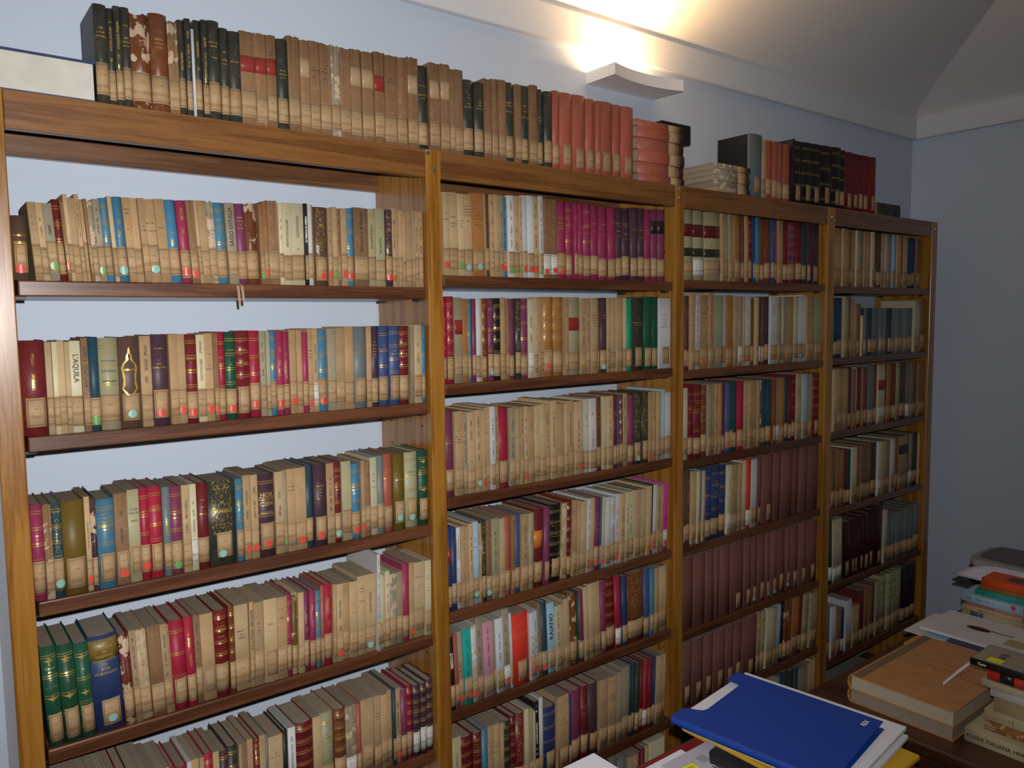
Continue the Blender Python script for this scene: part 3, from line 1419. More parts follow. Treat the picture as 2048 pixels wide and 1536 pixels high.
def cover_mesh(w, h, d, b, th, bands=(), ragged=0.0, n=8, rnd=None):
    """spine at y=0 facing -Y, boards run back to y=d"""
    xs = [w * 0.5 * (1 - math.cos(math.pi * i / n)) for i in range(n + 1)]
    outer = [(0.0, d)] + [(x, arc(w, b, x)) for x in xs] + [(w, d)]
    ti = min(th, w * 0.3)
    inner = [(ti, d)] + [(min(max(x, ti), w - ti), arc(w, b, x) + ti) for x in xs] + [(w - ti, d)]
    k = len(outer)
    zl = [(0.0, 0.0), (h, 0.0)]
    for zb in bands:
        zl += [(zb - 0.0035, 0.0), (zb - 0.0015, 0.0016), (zb + 0.0015, 0.0016), (zb + 0.0035, 0.0)]
    zl.sort()
    V, F, UV, SM = [], [], [], []
    top = [0.0] * k
    if ragged and rnd:
        for i in range(1, k - 1):
            top[i] = -rnd.random() ** 2 * ragged
    arcl = [0.0]
    for i in range(1, k):
        arcl.append(arcl[-1] + math.hypot(outer[i][0] - outer[i - 1][0], outer[i][1] - outer[i - 1][1]))
    mid = (arcl[1] + arcl[-2]) / 2
    us = [a - mid for a in arcl]
    L = len(zl)
    for li, (z, off) in enumerate(zl):
        for i, (x, y) in enumerate(outer):
            sp = off if 0 < i < k - 1 else 0.0
            edge = 1.0 - abs(2 * x / w - 1) ** 6
            V.append((x, y - sp * edge, z + (top[i] if li == L - 1 else 0.0)))
    bi = len(V)
    for z in (0.0, h):
        for i, (x, y) in enumerate(inner):
            V.append((x, y, z + (top[i] if z > 0 else 0.0)))
    def quad(a, bq, c, e, uvs, sm):
        F.append((a, bq, c, e)); UV.extend(uvs); SM.append(sm)
    for li in range(L - 1):
        z0, z1 = zl[li][0], zl[li + 1][0]
        for i in range(k - 1):
            a = li * k + i
            quad(a, a + 1, a + k + 1, a + k, ((us[i], z0), (us[i + 1], z0), (us[i + 1], z1), (us[i], z1)), 0 < i < k - 2)
    far = ((9, 0),) * 4
    for i in range(k - 1):
        a = bi + i
        quad(a + 1, a, a + k, a + k + 1, far, False)
        quad((L - 1) * k + i, (L - 1) * k + i + 1, bi + k + i + 1, bi + k + i, far, False)
        quad(i + 1, i, bi + i, bi + i + 1, far, False)
    quad(0, (L - 1) * k, bi + k, bi, far, False)
    quad(L * k - 1, k - 1, bi + k - 1, bi + 2 * k - 1, far, False)
    m = bpy.data.meshes.new('cover')
    m.from_pydata(V, [], F)
    uvl = m.uv_layers.new(name='spine')
    uvl.data.foreach_set('uv', [c for q in UV for c in q])
    m.polygons.foreach_set('use_smooth', SM)
    m.update()
    m.materials.append(M['cover'])
    return m

def patch_mesh(name, w, b, x0, x1, z0, z1, off, mat, n=6):
    """thin slip lying on the spine; uv = metres from its middle"""
    V, F, UV = [], [], []
    xs = [x0 + (x1 - x0) * i / n for i in range(n + 1)]
    for z in (z0, z1):
        for x in xs:
            V.append((x, arc(w, b, x) - off, z))
    k = n + 1
    for z in (z0, z1):
        for x in xs:
            V.append((x, arc(w, b, x) + 0.0002, z))
    zm, xm = (z0 + z1) / 2, (x0 + x1) / 2
    for i in range(n):
        F.append((i, i + 1, k + i + 1, k + i))
        UV += [(xs[i] - xm, z0 - zm), (xs[i + 1] - xm, z0 - zm), (xs[i + 1] - xm, z1 - zm), (xs[i] - xm, z1 - zm)]
    for i in range(n):
        F.append((k + i, k + i + 1, 3 * k + i + 1, 3 * k + i)); UV += [(0, 0)] * 4
        F.append((2 * k + i, 2 * k + i + 1, i + 1, i)); UV += [(0, 0)] * 4
    F.append((2 * k, 0, k, 3 * k)); UV += [(0, 0)] * 4
    F.append((n, 2 * k + n, 3 * k + n, k + n)); UV += [(0, 0)] * 4
    m = bpy.data.meshes.new(name)
    m.from_pydata(V, [], F)
    m.uv_layers.new(name='spine').data.foreach_set('uv', [c for q in UV for c in q])
    m.polygons.foreach_set('use_smooth', [i < n for i in range(len(F))])
    m.update()
    m.materials.append(mat)
    return m

def dot_mesh(w, b, cx, cz, r):
    rx = min(r, w * 0.47)
    V, F = [(cx, arc(w, b, cx) - 0.0009, cz)], []
    n = 16
    for ring, off in ((0.35, 0.0009), (0.7, 0.0009), (1.0, 0.0009), (1.0, -0.0001)):
        for i in range(n):
            a = 2 * math.pi * i / n
            x = cx + rx * ring * math.cos(a)
            x = min(max(x, 0.0002), w - 0.0002)
            V.append((x, arc(w, b, x) - off, cz + r * ring * math.sin(a)))
    for i in range(n):
        j = (i + 1) % n
        F.append((0, 1 + i, 1 + j))
        for q in range(3):
            F.append((1 + q * n + i, 1 + (q + 1) * n + i, 1 + (q + 1) * n + j, 1 + q * n + j))
    m = mesh_py('dot_sticker', V, F)
    m.materials.append(M['dot'])
    return m

def text_mesh(txt, size, align='CENTER', extrude=0.0, bold=0.02):
    cu = bpy.data.curves.new('lettering', 'FONT')
    cu.body = txt
    cu.size = size
    cu.align_x = align
    cu.align_y = 'CENTER'
    cu.extrude = extrude
    cu.resolution_u = 2
    cu.offset = bold * size
    ob = bpy.data.objects.new('lettering', cu)
    COL.objects.link(ob)
    bpy.context.view_layer.update()
    dg = bpy.context.evaluated_depsgraph_get()
    me = bpy.data.meshes.new_from_object(ob.evaluated_get(dg))
    bpy.data.objects.remove(ob)
    bpy.data.curves.remove(cu)
    return me

def spine_text(parent, w, b, lines, mat, mode, zc, zlen, down=False, cap=0.62):
    """mode v: one line running along the spine; h: lines stacked across it"""
    if mode == 'v':
        me = text_mesh(' '.join(lines), 1.0)
        xs = [v.co.x for v in me.vertices]
        ys = [v.co.y for v in me.vertices]
        sc = min(zlen / (max(xs) - min(xs)), cap * w / max(0.01, max(ys) - min(ys)))
        cy = (max(ys) + min(ys)) / 2
        for v in me.vertices:
            a, c = v.co.x * sc, (v.co.y - cy) * sc
            x = w / 2 + (c if down else -c)
            z = zc + (-a if down else a)
            v.co = (x, arc(w, b, x) - 0.0006, z)
        o = link('title', me, parent, mat)
    else:
        me = None
        step = zlen / len(lines)
        bm = bmesh.new()
        for i, ln in enumerate(lines):
            t_ = text_mesh(ln, 1.0)
            xs = [v.co.x for v in t_.vertices]
            ys = [v.co.y for v in t_.vertices]
            sc = min(0.76 * w / (max(xs) - min(xs)), 0.62 * step / max(0.01, max(ys) - min(ys)))
            cy = (max(ys) + min(ys)) / 2
            for v in t_.vertices:
                x = w / 2 + v.co.x * sc
                v.co = (x, arc(w, b, x) - 0.0006, zc + zlen / 2 - step * (i + 0.5) + (v.co.y - cy) * sc)
            bm.from_mesh(t_)
            bpy.data.meshes.remove(t_)
        me = bpy.data.meshes.new('title')
        bm.to_mesh(me); bm.free()
        o = link('title', me, parent, mat)
    return o

def colour(o, c, jit=0.0, r_=None):
    if jit and r_:
        k = 1 + r_.uniform(-jit, jit)
        w_ = r_.uniform(-jit, jit) * 0.4
        c = (max(0, c[0] * k * (1 + w_)), max(0, c[1] * k), max(0, c[2] * k * (1 - w_)), 1)
    o.color = c

def book_kind(code, fl, w):
    col = code
    if 'p' in fl or (col in PAPER and 'b' not in fl and 'x' not in fl):
        if w < 0.0095:
            return 'booklet'
        return 'paperback_book' if col in 'cwLFKCQX' or 'p' in fl else 'paper_wrapped_book'
    if col == 'Y':
        return 'bound_volume'
    if 'x' in fl or 'n' in fl or col in 'A1':
        return 'leather_bound_book'
    return 'cloth_bound_book'

KIND_WORD = {'booklet': 'thin booklet', 'paperback_book': 'paperback', 'paper_wrapped_book': 'paper-wrapped book',
             'bound_volume': 'bound volume', 'leather_bound_book': 'leather-bound book', 'cloth_bound_book': 'cloth-bound book'}

def make_book(w, h, code, title='', d=None, seed=0, pages=None, board=None, tlen=0.82, curve=1.0, tpos=None, tcap=0.62):
    """a book standing with its spine towards -Y, lower left corner of the spine at the origin"""
    rr = random.Random(seed * 7919 + 13)
    col, fl = code[0], code[1:]
    kind = book_kind(col, fl, w)
    hard = kind in ('cloth_bound_book', 'leather_bound_book', 'bound_volume')
    if d is None:
        d = min(0.235, max(0.12, h * rr.uniform(0.64, 0.72)))
    b = min(0.24 * w, 0.0085) if hard else min(0.06 * w, 0.0014)
    th = board or (0.0024 if hard else 0.0005)
    b *= curve
    bands = [h * f for f in (0.46, 0.60, 0.74, 0.88)] if 'x' in fl else ()
    ragged = 0.007 if 's' in fl else (0.0035 if col == 'k' else 0.0)
    me = cover_mesh(w, h, d, b, th, bands, ragged, 8 if w > 0.012 else 5, rr)
    o = bpy.data.objects.new(kind, me)
    COL.objects.link(o)
    colour(o, rgb(*PAL[col][0]), 0.13, rr)
    hw = w / 2
    o['seed'] = rr.uniform(0, 9)
    o['hw'] = hw
    o['hh'] = h
    tm = 0.0
    if not title:
        tm = 1.0 if 'v' in fl else 2.0 if 'h' in fl else 0.0
    o['tm'] = tm
    lum = sum(PAL[col][0]) / 3
    o['tc'] = 1.0 if hard and lum < 140 else (2.0 if lum < 60 else 0.0)
    lab0 = 0.010 + rr.uniform(0, 0.009)
    lab1 = lab0 + rr.uniform(0.057, 0.066)
    if tm == 1.0:
        o['t0'], o['t1'] = lab1 + 0.004 + rr.uniform(0, 0.02), h - rr.uniform(0.012, 0.05)
    else:
        a = h * rr.uniform(0.56, 0.64)
        o['t0'], o['t1'] = a, a + h * rr.uniform(0.14, 0.26)
    o['nb'] = float(rr.choice((4, 5, 5, 6))) if '=' in fl else (0.0 if not bands else 7.142857)
    o['orn'] = 1.0 if 'n' in fl else 0.0
    o['gl'] = {'booklet': 0.6, 'paperback_book': 0.5, 'paper_wrapped_book': 0.68, 'bound_volume': 0.7}.get(kind, 0.46 if kind[0] == 'c' else 0.36)
    o['age'] = 0.95 if 's' in fl else {'t': 0.5, 'k': 0.75, 'o': 0.5, 'y': 0.35, 'g': 0.45, 'A': 0.6, 'D': 0.35, 'L': 0.3}.get(col, 0.12)
    # the block of pages
    dz, ti = (0.0028, th + 0.0002) if hard else (0.0006, min(0.0008, w * 0.1))
    back = d - (0.004 if hard else 0.0006)
    pm = box_mesh('page_block', ti, w - ti, b + th + 0.0008, back, dz, h - dz - ragged * 0.5)
    pm.materials.append(M['page'])
    po = link('page_block', pm, o)
    colour(po, PAGE_COL['new' if (pages == 'new' or col in 'wcFKCQ') else 'old'], 0.15, rr)
    # shelf label
    if '0' not in fl and h > 0.1 and (col != 'Y' or 'L' in fl):
        if 'L' in fl:
            lw = min(w * 0.84, 0.036) if col not in 'Y1' else min(w * 0.56, 0.030)
            cx = w / 2 + min(0.004, (w - lw) / 2 * 0.5)
            x0, x1 = cx - lw / 2, cx + lw / 2
            lwp = lw / 2
        else:
            x0, x1, lwp = 0.0003, w - 0.0003, 5.0
        lm = patch_mesh('paper_label', w, b, x0, x1, lab0, lab1, 0.0005, M['label'], 6 if w > 0.012 else 4)
        lo = link('paper_label', lm, o)
        white = 'W' in fl
        colour(lo, rgb(206, 204, 196) if white else rgb(170, 140, 103), 0.08, rr)
        lo['seed'] = rr.uniform(0, 9)
        lo['lw'], lo['lh'] = lwp, (lab1 - lab0) / 2
    dotc = {'r': rgb(212, 76, 62), 'a': rgb(136, 186, 174), 'e': rgb(104, 156, 84)}
    for k_, c_ in dotc.items():
        if k_ in fl:
            zc = lab0 + 0.011 + rr.uniform(-0.004, 0.004)
            do = link('dot_sticker', dot_mesh(w, b, w * (0.5 + rr.uniform(-0.06, 0.16)), zc, 0.0088), o)
            colour(do, c_)
    if 'd' in fl:                       # small tooled gilt lozenges
        for f in (0.48, 0.86):
            q = min(0.011, w * 0.33)
            pts = [(w / 2 + q * math.cos(a) * (1.0 if i_ % 2 == 0 else 0.42), h * f + 0.0075 * math.sin(a) * (1.0 if i_ % 2 == 0 else 0.42))
                   for i_, a in enumerate([math.pi * 2 * j / 8 for j in range(8)])]
            V_ = [(w / 2, arc(w, b, w / 2) - 0.0007, h * f)] + [(x, arc(w, b, x) - 0.0007, z) for x, z in pts]
            link('gilt_ornament', mesh_py('gilt_ornament', V_, [(0, 1 + i_, 1 + (i_ + 1) % 8) for i_ in range(8)]), o, M['gilt'])
    if 'f' in fl:                       # tall gilt cartouche
        prof = [(0.0, 0.98), (0.10, 0.93), (0.12, 0.86), (0.28, 0.80), (0.30, 0.72), (0.62, 0.64), (0.78, 0.56), (0.70, 0.50), (0.66, 0.40), (0.60, 0.30), (0.66, 0.22), (0.74, 0.14), (0.50, 0.05), (0.28, 0.0)]
        V_, F_ = [], []
        for sgn in (-1, 1):
            base_ = len(V_)
            for i_, (u_, v_) in enumerate(prof):
                for ins in (0.0, 0.16 if i_ % 2 else 0.24):
                    x = w / 2 + sgn * max(0.0, u_ - ins) * w / 2
                    V_.append((x, arc(w, b, x) - 0.0007, h * 0.36 + h * 0.54 * v_))
            for i_ in range(len(prof) - 1):
                q = base_ + 2 * i_
                F_.append((q, q + 1, q + 3, q + 2) if sgn > 0 else (q, q + 2, q + 3, q + 1))
        link('gilt_ornament', mesh_py('gilt_ornament', V_, F_), o, M['gilt'])
    # contrasting title pieces
    def piece(f0, f1, c_):
        pm_ = patch_mesh('title_piece', w, b, 0.0006, w - 0.0006, h * f0, h * f1, 0.0004, M['patch'])
        colour(link('title_piece', pm_, o), c_)
    if 'R' in fl: piece(0.57, 0.74, rgb(142, 46, 40))
    if 'C' in fl: piece(0.60, 0.80, rgb(172, 142, 108))
    if 'D' in fl:
        piece(0.62, 0.80, rgb(92, 28, 28)); piece(0.34, 0.46, rgb(46, 46, 32))
    if 'K' in fl: piece(0.66, 0.84, rgb(36, 28, 28))
    if 'G' in fl: piece(0.74, 0.96, rgb(126, 104, 52))
    if 'I' in fl: piece(0.50, 0.72, rgb(206, 118, 44))
    if title:
        lines = title.replace('~', '\n').split('\n')
        mat = M['gilt'] if o['tc'] == 1.0 else (M['whiteink'] if o['tc'] == 2.0 else M['ink'])
        if 'v' in fl:
            spine_text(o, w, b, lines, mat, 'v', tpos or (lab1 + h) / 2, (h - lab1) * tlen, cap=tcap, down=title[0] in "L'P" or 'X' == col)
        else:
            spine_text(o, w, b, lines, mat, 'h', h * (0.76 if 'G' in fl else 0.64), h * (0.36 if len(lines) > 3 else 0.11 * len(lines)))
    return o

ORD = ['', 'first', 'second', 'third', 'fourth', 'fifth', 'sixth', 'seventh', 'eighth', 'ninth', 'tenth', 'eleventh', 'twelfth',
       'thirteenth', 'fourteenth', 'fifteenth', 'sixteenth', 'seventeenth', 'eighteenth', 'nineteenth']
TENS = {20: 'twent', 30: 'thirt', 40: 'fort', 50: 'fift', 60: 'sixt', 70: 'sevent'}
def ordinal(n):
    if n < 20:
        return ORD[n]
    t_ = n // 10 * 10
    return TENS[t_] + 'ieth' if n == t_ else TENS[t_] + 'y-' + ORD[n - t_]

def describe(kind, col, fl, title):
    words = PAL[col][1] + ' ' + KIND_WORD[kind]
    if title:
        words += ' titled ' + title.split('~')[0]
    elif 'r' in fl: words += ' with red dot'
    elif 'a' in fl: words += ' with aqua dot'
    elif 'e' in fl: words += ' with green dot'
    elif 'W' in fl: words += ' with white label'
    elif 'n' in fl: words += ' with gilt ornament'
    elif 's' in fl: words += ' with torn spine'
    return words

BAYW = ['', 'first', 'second', 'third', 'fourth']
SHW = {1: 'top', 2: 'second', 3: 'third', 4: 'fourth', 5: 'fifth', 6: 'sixth', 7: 'lowest'}
def place_books():
    n_all = 0
    key, Z, idx = None, 0, 0
    for ln in BOOKS.strip().split('\n'):
        if ln[0] == '#':
            key, Z = ln[1:].split()
            Z = int(Z) / 1000.0
            if key != 'T':
                Z = SHELF_Z[int(key[0]) - 1][int(key[1]) - 1]
            idx = 0
            continue
        x0, w, h, lean, code = ln.split(' ', 4)
        code, _, title = code.partition('/')
        x0, w, h, lean = int(x0) / 1e4, int(w) / 1e4, int(h) / 1e3, R(float(lean))
        idx += 1
        n_all += 1
        ws = max(0.0018, w * math.cos(lean) - 0.0004)
        if key != 'T':                          # never taller than the gap above
            b_, r_ = int(key[0]) - 1, int(key[1]) - 1
            roof = BEAM0 if r_ == 0 else SHELF_Z[b_][r_ - 1] - 0.032
            h = min(h, (roof - Z - 0.004 - ws * abs(math.sin(lean))) / max(0.9, math.cos(lean)) if r_ else roof - Z - 0.0025)
        d = 0.155 if (key == 'T' and code == 'HL') else None
        o = make_book(ws, h, code, title, d=d, seed=n_all)
        rr = random.Random(n_all * 31)
        y = 0.014 + rr.uniform(-0.003, 0.006)
        if code == 'wv' and h > 0.245 and key == '14':
            y = 0.004
        z = Z + 0.0003 + (ws * math.sin(lean) if lean > 0 else 0.0)
        o.location = (x0 + 0.0002, y, z)
        o.rotation_euler = (0, lean, 0)
        col, fl = code[0], code[1:]
        what = describe(o.name.split('.')[0], col, fl, title)
        if key == 'T':
            tag(o, '%s, %s along the row on top of the bookcase' % (what, ordinal(idx)), 'book', 'books standing on top of the bookcase')
        else:
            s_ = SHW[int(key[1])]
            tag(o, '%s, %s along the %s shelf, %s bay' % (what, ordinal(idx), s_, BAYW[int(key[0])]), 'book',
                'books on the %s shelf of the %s bay' % (s_, BAYW[int(key[0])]))
place_books()

# ------------------------------------------------------------------ books and boxes lying on top of the bookcase
def lay(o, x, y, z, yaw):
    """lay a book flat: yaw 0 = spine to -Y, long side runs to -X; -90 = spine to -X, long side runs to +Y; 180 = spine to +Y"""
    o.location = (x, y, z)
    o.rotation_euler = (0, R(-90), R(yaw))

SEED = [5000]
def lying(x, y, z, th, length, depth, code, yaw, label, cat='book', group=None, title=''):
    SEED[0] += 1
    o = make_book(th, length, code, title, d=depth, seed=SEED[0], curve=0.35)
    lay(o, x, y, z, yaw)
    return tag(o, label, cat, group)

TZ = TOP + 0.0002
g_top = 'books lying flat on top of the bookcase'
# thick white-paged volume at the left end, fore-edge to the front
SEED[0] += 1
o = make_book(0.083, 0.46, 'N0', d=0.26, seed=SEED[0], pages='new', board=0.0045)
lay(o, -0.292, 0.275, TZ, 180)
tag(o, 'thick blue-covered volume lying flat with white page edges towards the room', 'book', g_top)
for c in o.children:
    if c.name.startswith('page_block'):
        c.color = rgb(226, 222, 210)
zz = [0.0215, 0.0365, 0.0395, 0.041, 0.039, 0.0265]
z = TZ
NAMES = ['lowest', 'second from below', 'third from below', 'fourth from below', 'fifth from below', 'topmost']
for i, t_ in enumerate(zz[::-1]):
    lying(2.036 + (0.004 if i in (0, 2) else 0), 0.012 + 0.002 * (i % 2), z, t_ - 0.0004, 0.236, 0.165, 'Sh', 0,
          'salmon cloth book lying flat beside the upright salmon set, %s of six' % NAMES[i], group=g_top)
    z += t_
SALMON_TOP = z
for i in range(5):
    lying(2.433, 0.016 + 0.003 * (i % 2), TZ + i * 0.0212, 0.0208, 0.222, 0.19, 'gs', 0,
          'grey mottled book lying flat before the slate grey one, %s of five' % (NAMES[i] if i < 4 else 'topmost'), group=g_top)
tag(box('cardboard_box', 2.12, 2.245, 0.19, 0.288, TZ, 2.588, plain('brown_card', rgb(120, 92, 62), 0.8), bev=0.002),
    'brown cardboard box hidden behind the lying salmon books', 'box')
tag(box('black_case', 2.13, 2.299, 0.196, 0.288, 2.5885, 2.664, M['black'], bev=0.004, seg=2),
    'small black case poking out behind the lying salmon books', 'case')
o = lying(3.636, 0.02, TZ, 0.058, 0.215, 0.16, 'D0', 0, 'blackish green book lying flat at the corner end of the top row', group=g_top)

for ob in list(bpy.data.objects):     # the slate grey spine has black cloth boards
    if ob.get('group') == 'books standing on top of the bookcase' and 'slate grey' in ob['label'] and ob['hh'] > 0.2:
        box('black_board', -0.0006, 0.0, 0.016, 0.155, 0.0005, ob['hh'] - 0.0005, M['black'], ob)
# ribbon markers hanging from the top shelf of the first bay
def ribbon(x, zlen, w, sway, mat, label, x_end=0.0):
    V, F = [], []
    n = 8
    for i in range(n + 1):
        f = i / n
        y = 0.002 if f < 0.12 else -0.0015 - 0.004 * math.sin(f * 3.0)
        xx = x + sway * f * f
        z_ = SHELF_Z[0][0] + 0.001 - zlen * f
        if i == 0:
            y, z_ = 0.012, SHELF_Z[0][0] + 0.0012
        V += [(xx - w / 2, y, z_), (xx + w / 2, y, z_), (xx - w / 2, y - 0.0004, z_), (xx + w / 2, y - 0.0004, z_)]
    for i in range(n):
        a = i * 4
        F += [(a, a + 4, a + 5, a + 1), (a + 2, a + 3, a + 7, a + 6), (a, a + 2, a + 6, a + 4), (a + 1, a + 5, a + 7, a + 3)]
    F += [(0, 1, 3, 2), (4 * n, 4 * n + 2, 4 * n + 3, 4 * n + 1)]
    tag(link('ribbon_marker', mesh_py('ribbon_marker', V, F), None, mat), label, 'ribbon', 'ribbon markers hanging over the shelf')
ribbon(0.440, 0.052, 0.0055, 0.003, M['ribbon'], 'beige ribbon marker hanging over the top shelf, longer of the two')
ribbon(0.449, 0.044, 0.0055, 0.004, M['ribbon'], 'beige ribbon marker hanging over the top shelf, shorter of the two')

# ------------------------------------------------------------------ the dark table by the bookcase
def table(name, x0, x1, y0, y1, zt, label, thick=0.035):
    t = empty(name, ((x0 + x1) / 2, (y0 + y1) / 2, 0))
    cx, cy = (x0 + x1) / 2, (y0 + y1) / 2
    def b_(nm, a, b, c, d, e, f, bev=0.003):
        box(nm, a - cx, b - cx, c - cy, d - cy, e, f, M['table'], t, bev=bev, seg=2)
    b_('table_top', x0, x1, y0, y1, zt - thick, zt, 0.006)
    i = 0.05
    b_('apron', x0 + i, x1 - i, y1 - i - 0.022, y1 - i, zt - thick - 0.09, zt - thick - 0.0003)
    b_('apron', x0 + i, x1 - i, y0 + i, y0 + i + 0.022, zt - thick - 0.09, zt - thick - 0.0003)
    b_('apron', x0 + i, x0 + i + 0.022, y0 + i + 0.0225, y1 - i - 0.0225, zt - thick - 0.09, zt - thick - 0.0003)
    b_('apron', x1 - i - 0.022, x1 - i, y0 + i + 0.0225, y1 - i - 0.0225, zt - thick - 0.09, zt - thick - 0.0003)
    for lx in (x0 + i + 0.023, x1 - i - 0.075):
        for ly in (y0 + i + 0.023, y1 - i - 0.075):
            b_('leg', lx, lx + 0.052, ly, ly + 0.052, 0.0, zt - thick - 0.0003)
    return tag(t, label, 'table')
TT = 0.75
table('library_table', 1.945, 3.75, -1.85, -0.535, TT, 'dark stained wooden table loaded with volumes and papers beside the bookcase')
table('writing_desk', 0.62, 1.60, -1.62, -0.672, 0.72, 'dark wooden desk under the blue folder and loose papers')
tag(box('grey_folder', 3.40, 3.80, 0.06, 0.275, SHELF_Z[3][6] + 0.0003, SHELF_Z[3][6] + 0.016, M['greypl'], bev=0.002), 'grey folder lying on the lowest shelf beside the table', 'folder')

# two large old volumes
def folio(z, th, dx, dy, code, label):
    o = make_book(th, 0.462, code, d=0.305, seed=8000 + int(z * 1000), board=0.003)
    o.color = rgb(186, 134, 82)
    lay(o, 2.012 + dx, -0.648 + dy, z, 180)
    tag(o, label, 'book', 'large folio volumes on the table')
    return o
folio(TT + 0.0003, 0.043, 0.008, 0.004, 'o0b', 'large tan folio volume under the brown one on the table')
o = folio(TT + 0.0437, 0.045, 0.0, 0.0, 'o0b', 'large brown-covered folio volume with faded print lying on the table')
FZ = TT + 0.0437 + 0.045
for c in o.children:
    if c.name.startswith('page_block'):
        c.color = rgb(206, 192, 166)
bx_ = link('back_strip', box_mesh('back_strip', 2.0135, 2.473, -0.690, -0.664, FZ, FZ + 0.0006), None, plain('grey_cloth_strip', rgb(120, 98, 76), 0.7))
bx_.parent = o
bpy.context.view_layer.update()
bx_.matrix_parent_inverse = o.matrix_world.inverted()
def flat_text(parent, txt, x, y, z, size, rz, mat, name='print'):
    me = text_mesh(txt, size)
    if not me.materials:
        me.materials.append(mat)
    t = link(name, me, None)
    bpy.context.view_layer.update()
    t.location = (x, y, z)
    t.rotation_euler = (0, 0, rz)
    if parent is not None:
        t.parent = parent
        t.matrix_parent_inverse = parent.matrix_world.inverted()
    return t
# faded print on the cover: short typed lines
V, F = [], []
for x_, y0_, n_, st in ((2.30, -0.760, 9, 0.011), (2.255, -0.762, 16, 0.0105), (2.235, -0.800, 13, 0.0105), (2.345, -0.792, 3, 0.007), (2.065, -0.800, 6, 0.006)):
    for k in range(n_):
        y_ = y0_ - k * st
        b_ = len(V)
        V += [(x_, y_, FZ + 0.0004), (x_ + 0.0035, y_, FZ + 0.0004), (x_ + 0.0035, y_ - st * 0.45, FZ + 0.0004), (x_, y_ - st * 0.45, FZ + 0.0004)]
        F.append((b_ + 3, b_ + 2, b_ + 1, b_))
fp = link('faded_print', mesh_py('faded_print', V, F), None, M['ink'])
fp.parent = o
fp['kind'] = 'stuff'
fp.matrix_parent_inverse = o.matrix_world.inverted()
# curling page marker left on the brown cover
V, F = [], []
MK = [(2.1548, -0.8615, 0.8412), (2.2681, -0.8612, 0.85), (2.3339, -0.8695, 0.862), (2.3525, -0.8996, 0.875)]
for i in range(11):
    f = i / 10 * 2.9999
    k_, u_ = int(f), f - int(f)
    p0, p1 = Vector(MK[k_]), Vector(MK[k_ + 1])
    c_ = p0.lerp(p1, u_)
    wd = Vector((0.0035, 0.0035, 0.0016))
    V += [tuple(c_ - wd), tuple(c_ + wd), tuple(c_ - wd - Vector((0, 0, 0.0004))), tuple(c_ + wd - Vector((0, 0, 0.0004)))]
for i in range(10):
    a = i * 4
    F += [(a, a + 1, a + 5, a + 4), (a + 2, a + 6, a + 7, a + 3), (a, a + 4, a + 6, a + 2), (a + 1, a + 3, a + 7, a + 5)]
F += [(0, 2, 3, 1), (40, 41, 43, 42)]
tag(link('paper_marker', mesh_py('paper_marker', V, F), None, M['paper']), 'narrow white paper strip curling over the brown folio cover', 'paper strip')

# pile with the long cream anthology at the bottom
gp = 'books piled at the front of the table'
z = TT + 0.0003
PILE = [  # thickness, x of spine, y of far end, length, depth, code, title, label
    (0.0385, 2.054, -0.963, 0.215, 0.150, 'c0v', 'POESIA~ITALIANA~1909-1959', 'thick cream anthology with black spine lettering at the bottom of the pile'),
    (0.0290, 2.084, -0.998, 0.195, 0.130, 'os0', '', 'worn mustard and brown paperback just above the thick cream anthology'),
    (0.0290, 2.082, -1.000, 0.190, 0.130, 'c0h', '', 'cream paperback with small dark lettering, third up in the front pile'),
    (0.0400, 2.088, -1.020, 0.190, 0.130, 'y0', '', 'plain tan paper-covered book in the middle of the front pile'),
    (0.0220, 2.084, -1.012, 0.200, 0.130, 'w0', '', 'white and yellow paperback above the plain tan one in the pile'),
    (0.0190, 2.082, -0.990, 0.190, 0.130, 'c0', '', 'thin cream book below the red and black one in the pile'),
    (0.0300, 2.084, -1.003, 0.190, 0.130, 'I0Kh', '', 'red book with a black title band near the top of the pile'),
    (0.0190, 2.082, -0.960, 0.205, 0.135, 'X0pv', 'Cara', 'black-spined paperback with grey cover and white lettering topping the pile'),
]
for th, x, yf, ln, dp, code, title, lab in PILE:
    SEED[0] += 1
    o = make_book(th - 0.0004, ln, code, title, d=dp, seed=SEED[0], pages='new', tlen=0.2 if title == 'Cara' else 1.22, tpos=None if not title else (ln - 0.03 if title == 'Cara' else ln - 0.092), tcap=0.42)
    lay(o, x, yf - ln, z, -90)
    tag(o, lab, 'book', gp)
    top_of = o
    z += th
# its grey front cover with lettering and a yellow slip
pz = z - 0.0002
c_ = box_mesh('front_cover', 2.086, 2.214, -1.163, -0.962, pz, pz + 0.0004)
c_o = link('front_cover', c_, None, plain('grey_print_cover', rgb(150, 142, 124), 0.5))
bpy.context.view_layer.update()
c_o.parent = top_of
c_o.matrix_parent_inverse = top_of.matrix_world.inverted()
t = flat_text(top_of, 'Cara', 2.142, -1.015, pz + 0.0007, 0.034, R(0), M['ink'], 'cover_title')
nt = box('index_slip', 2.095, 2.128, -1.030, -0.995, pz + 0.0006, pz + 0.0011, M['note'])
tag(nt, 'small fluorescent yellow slip stuck on the grey cover atop the pile', 'slip')

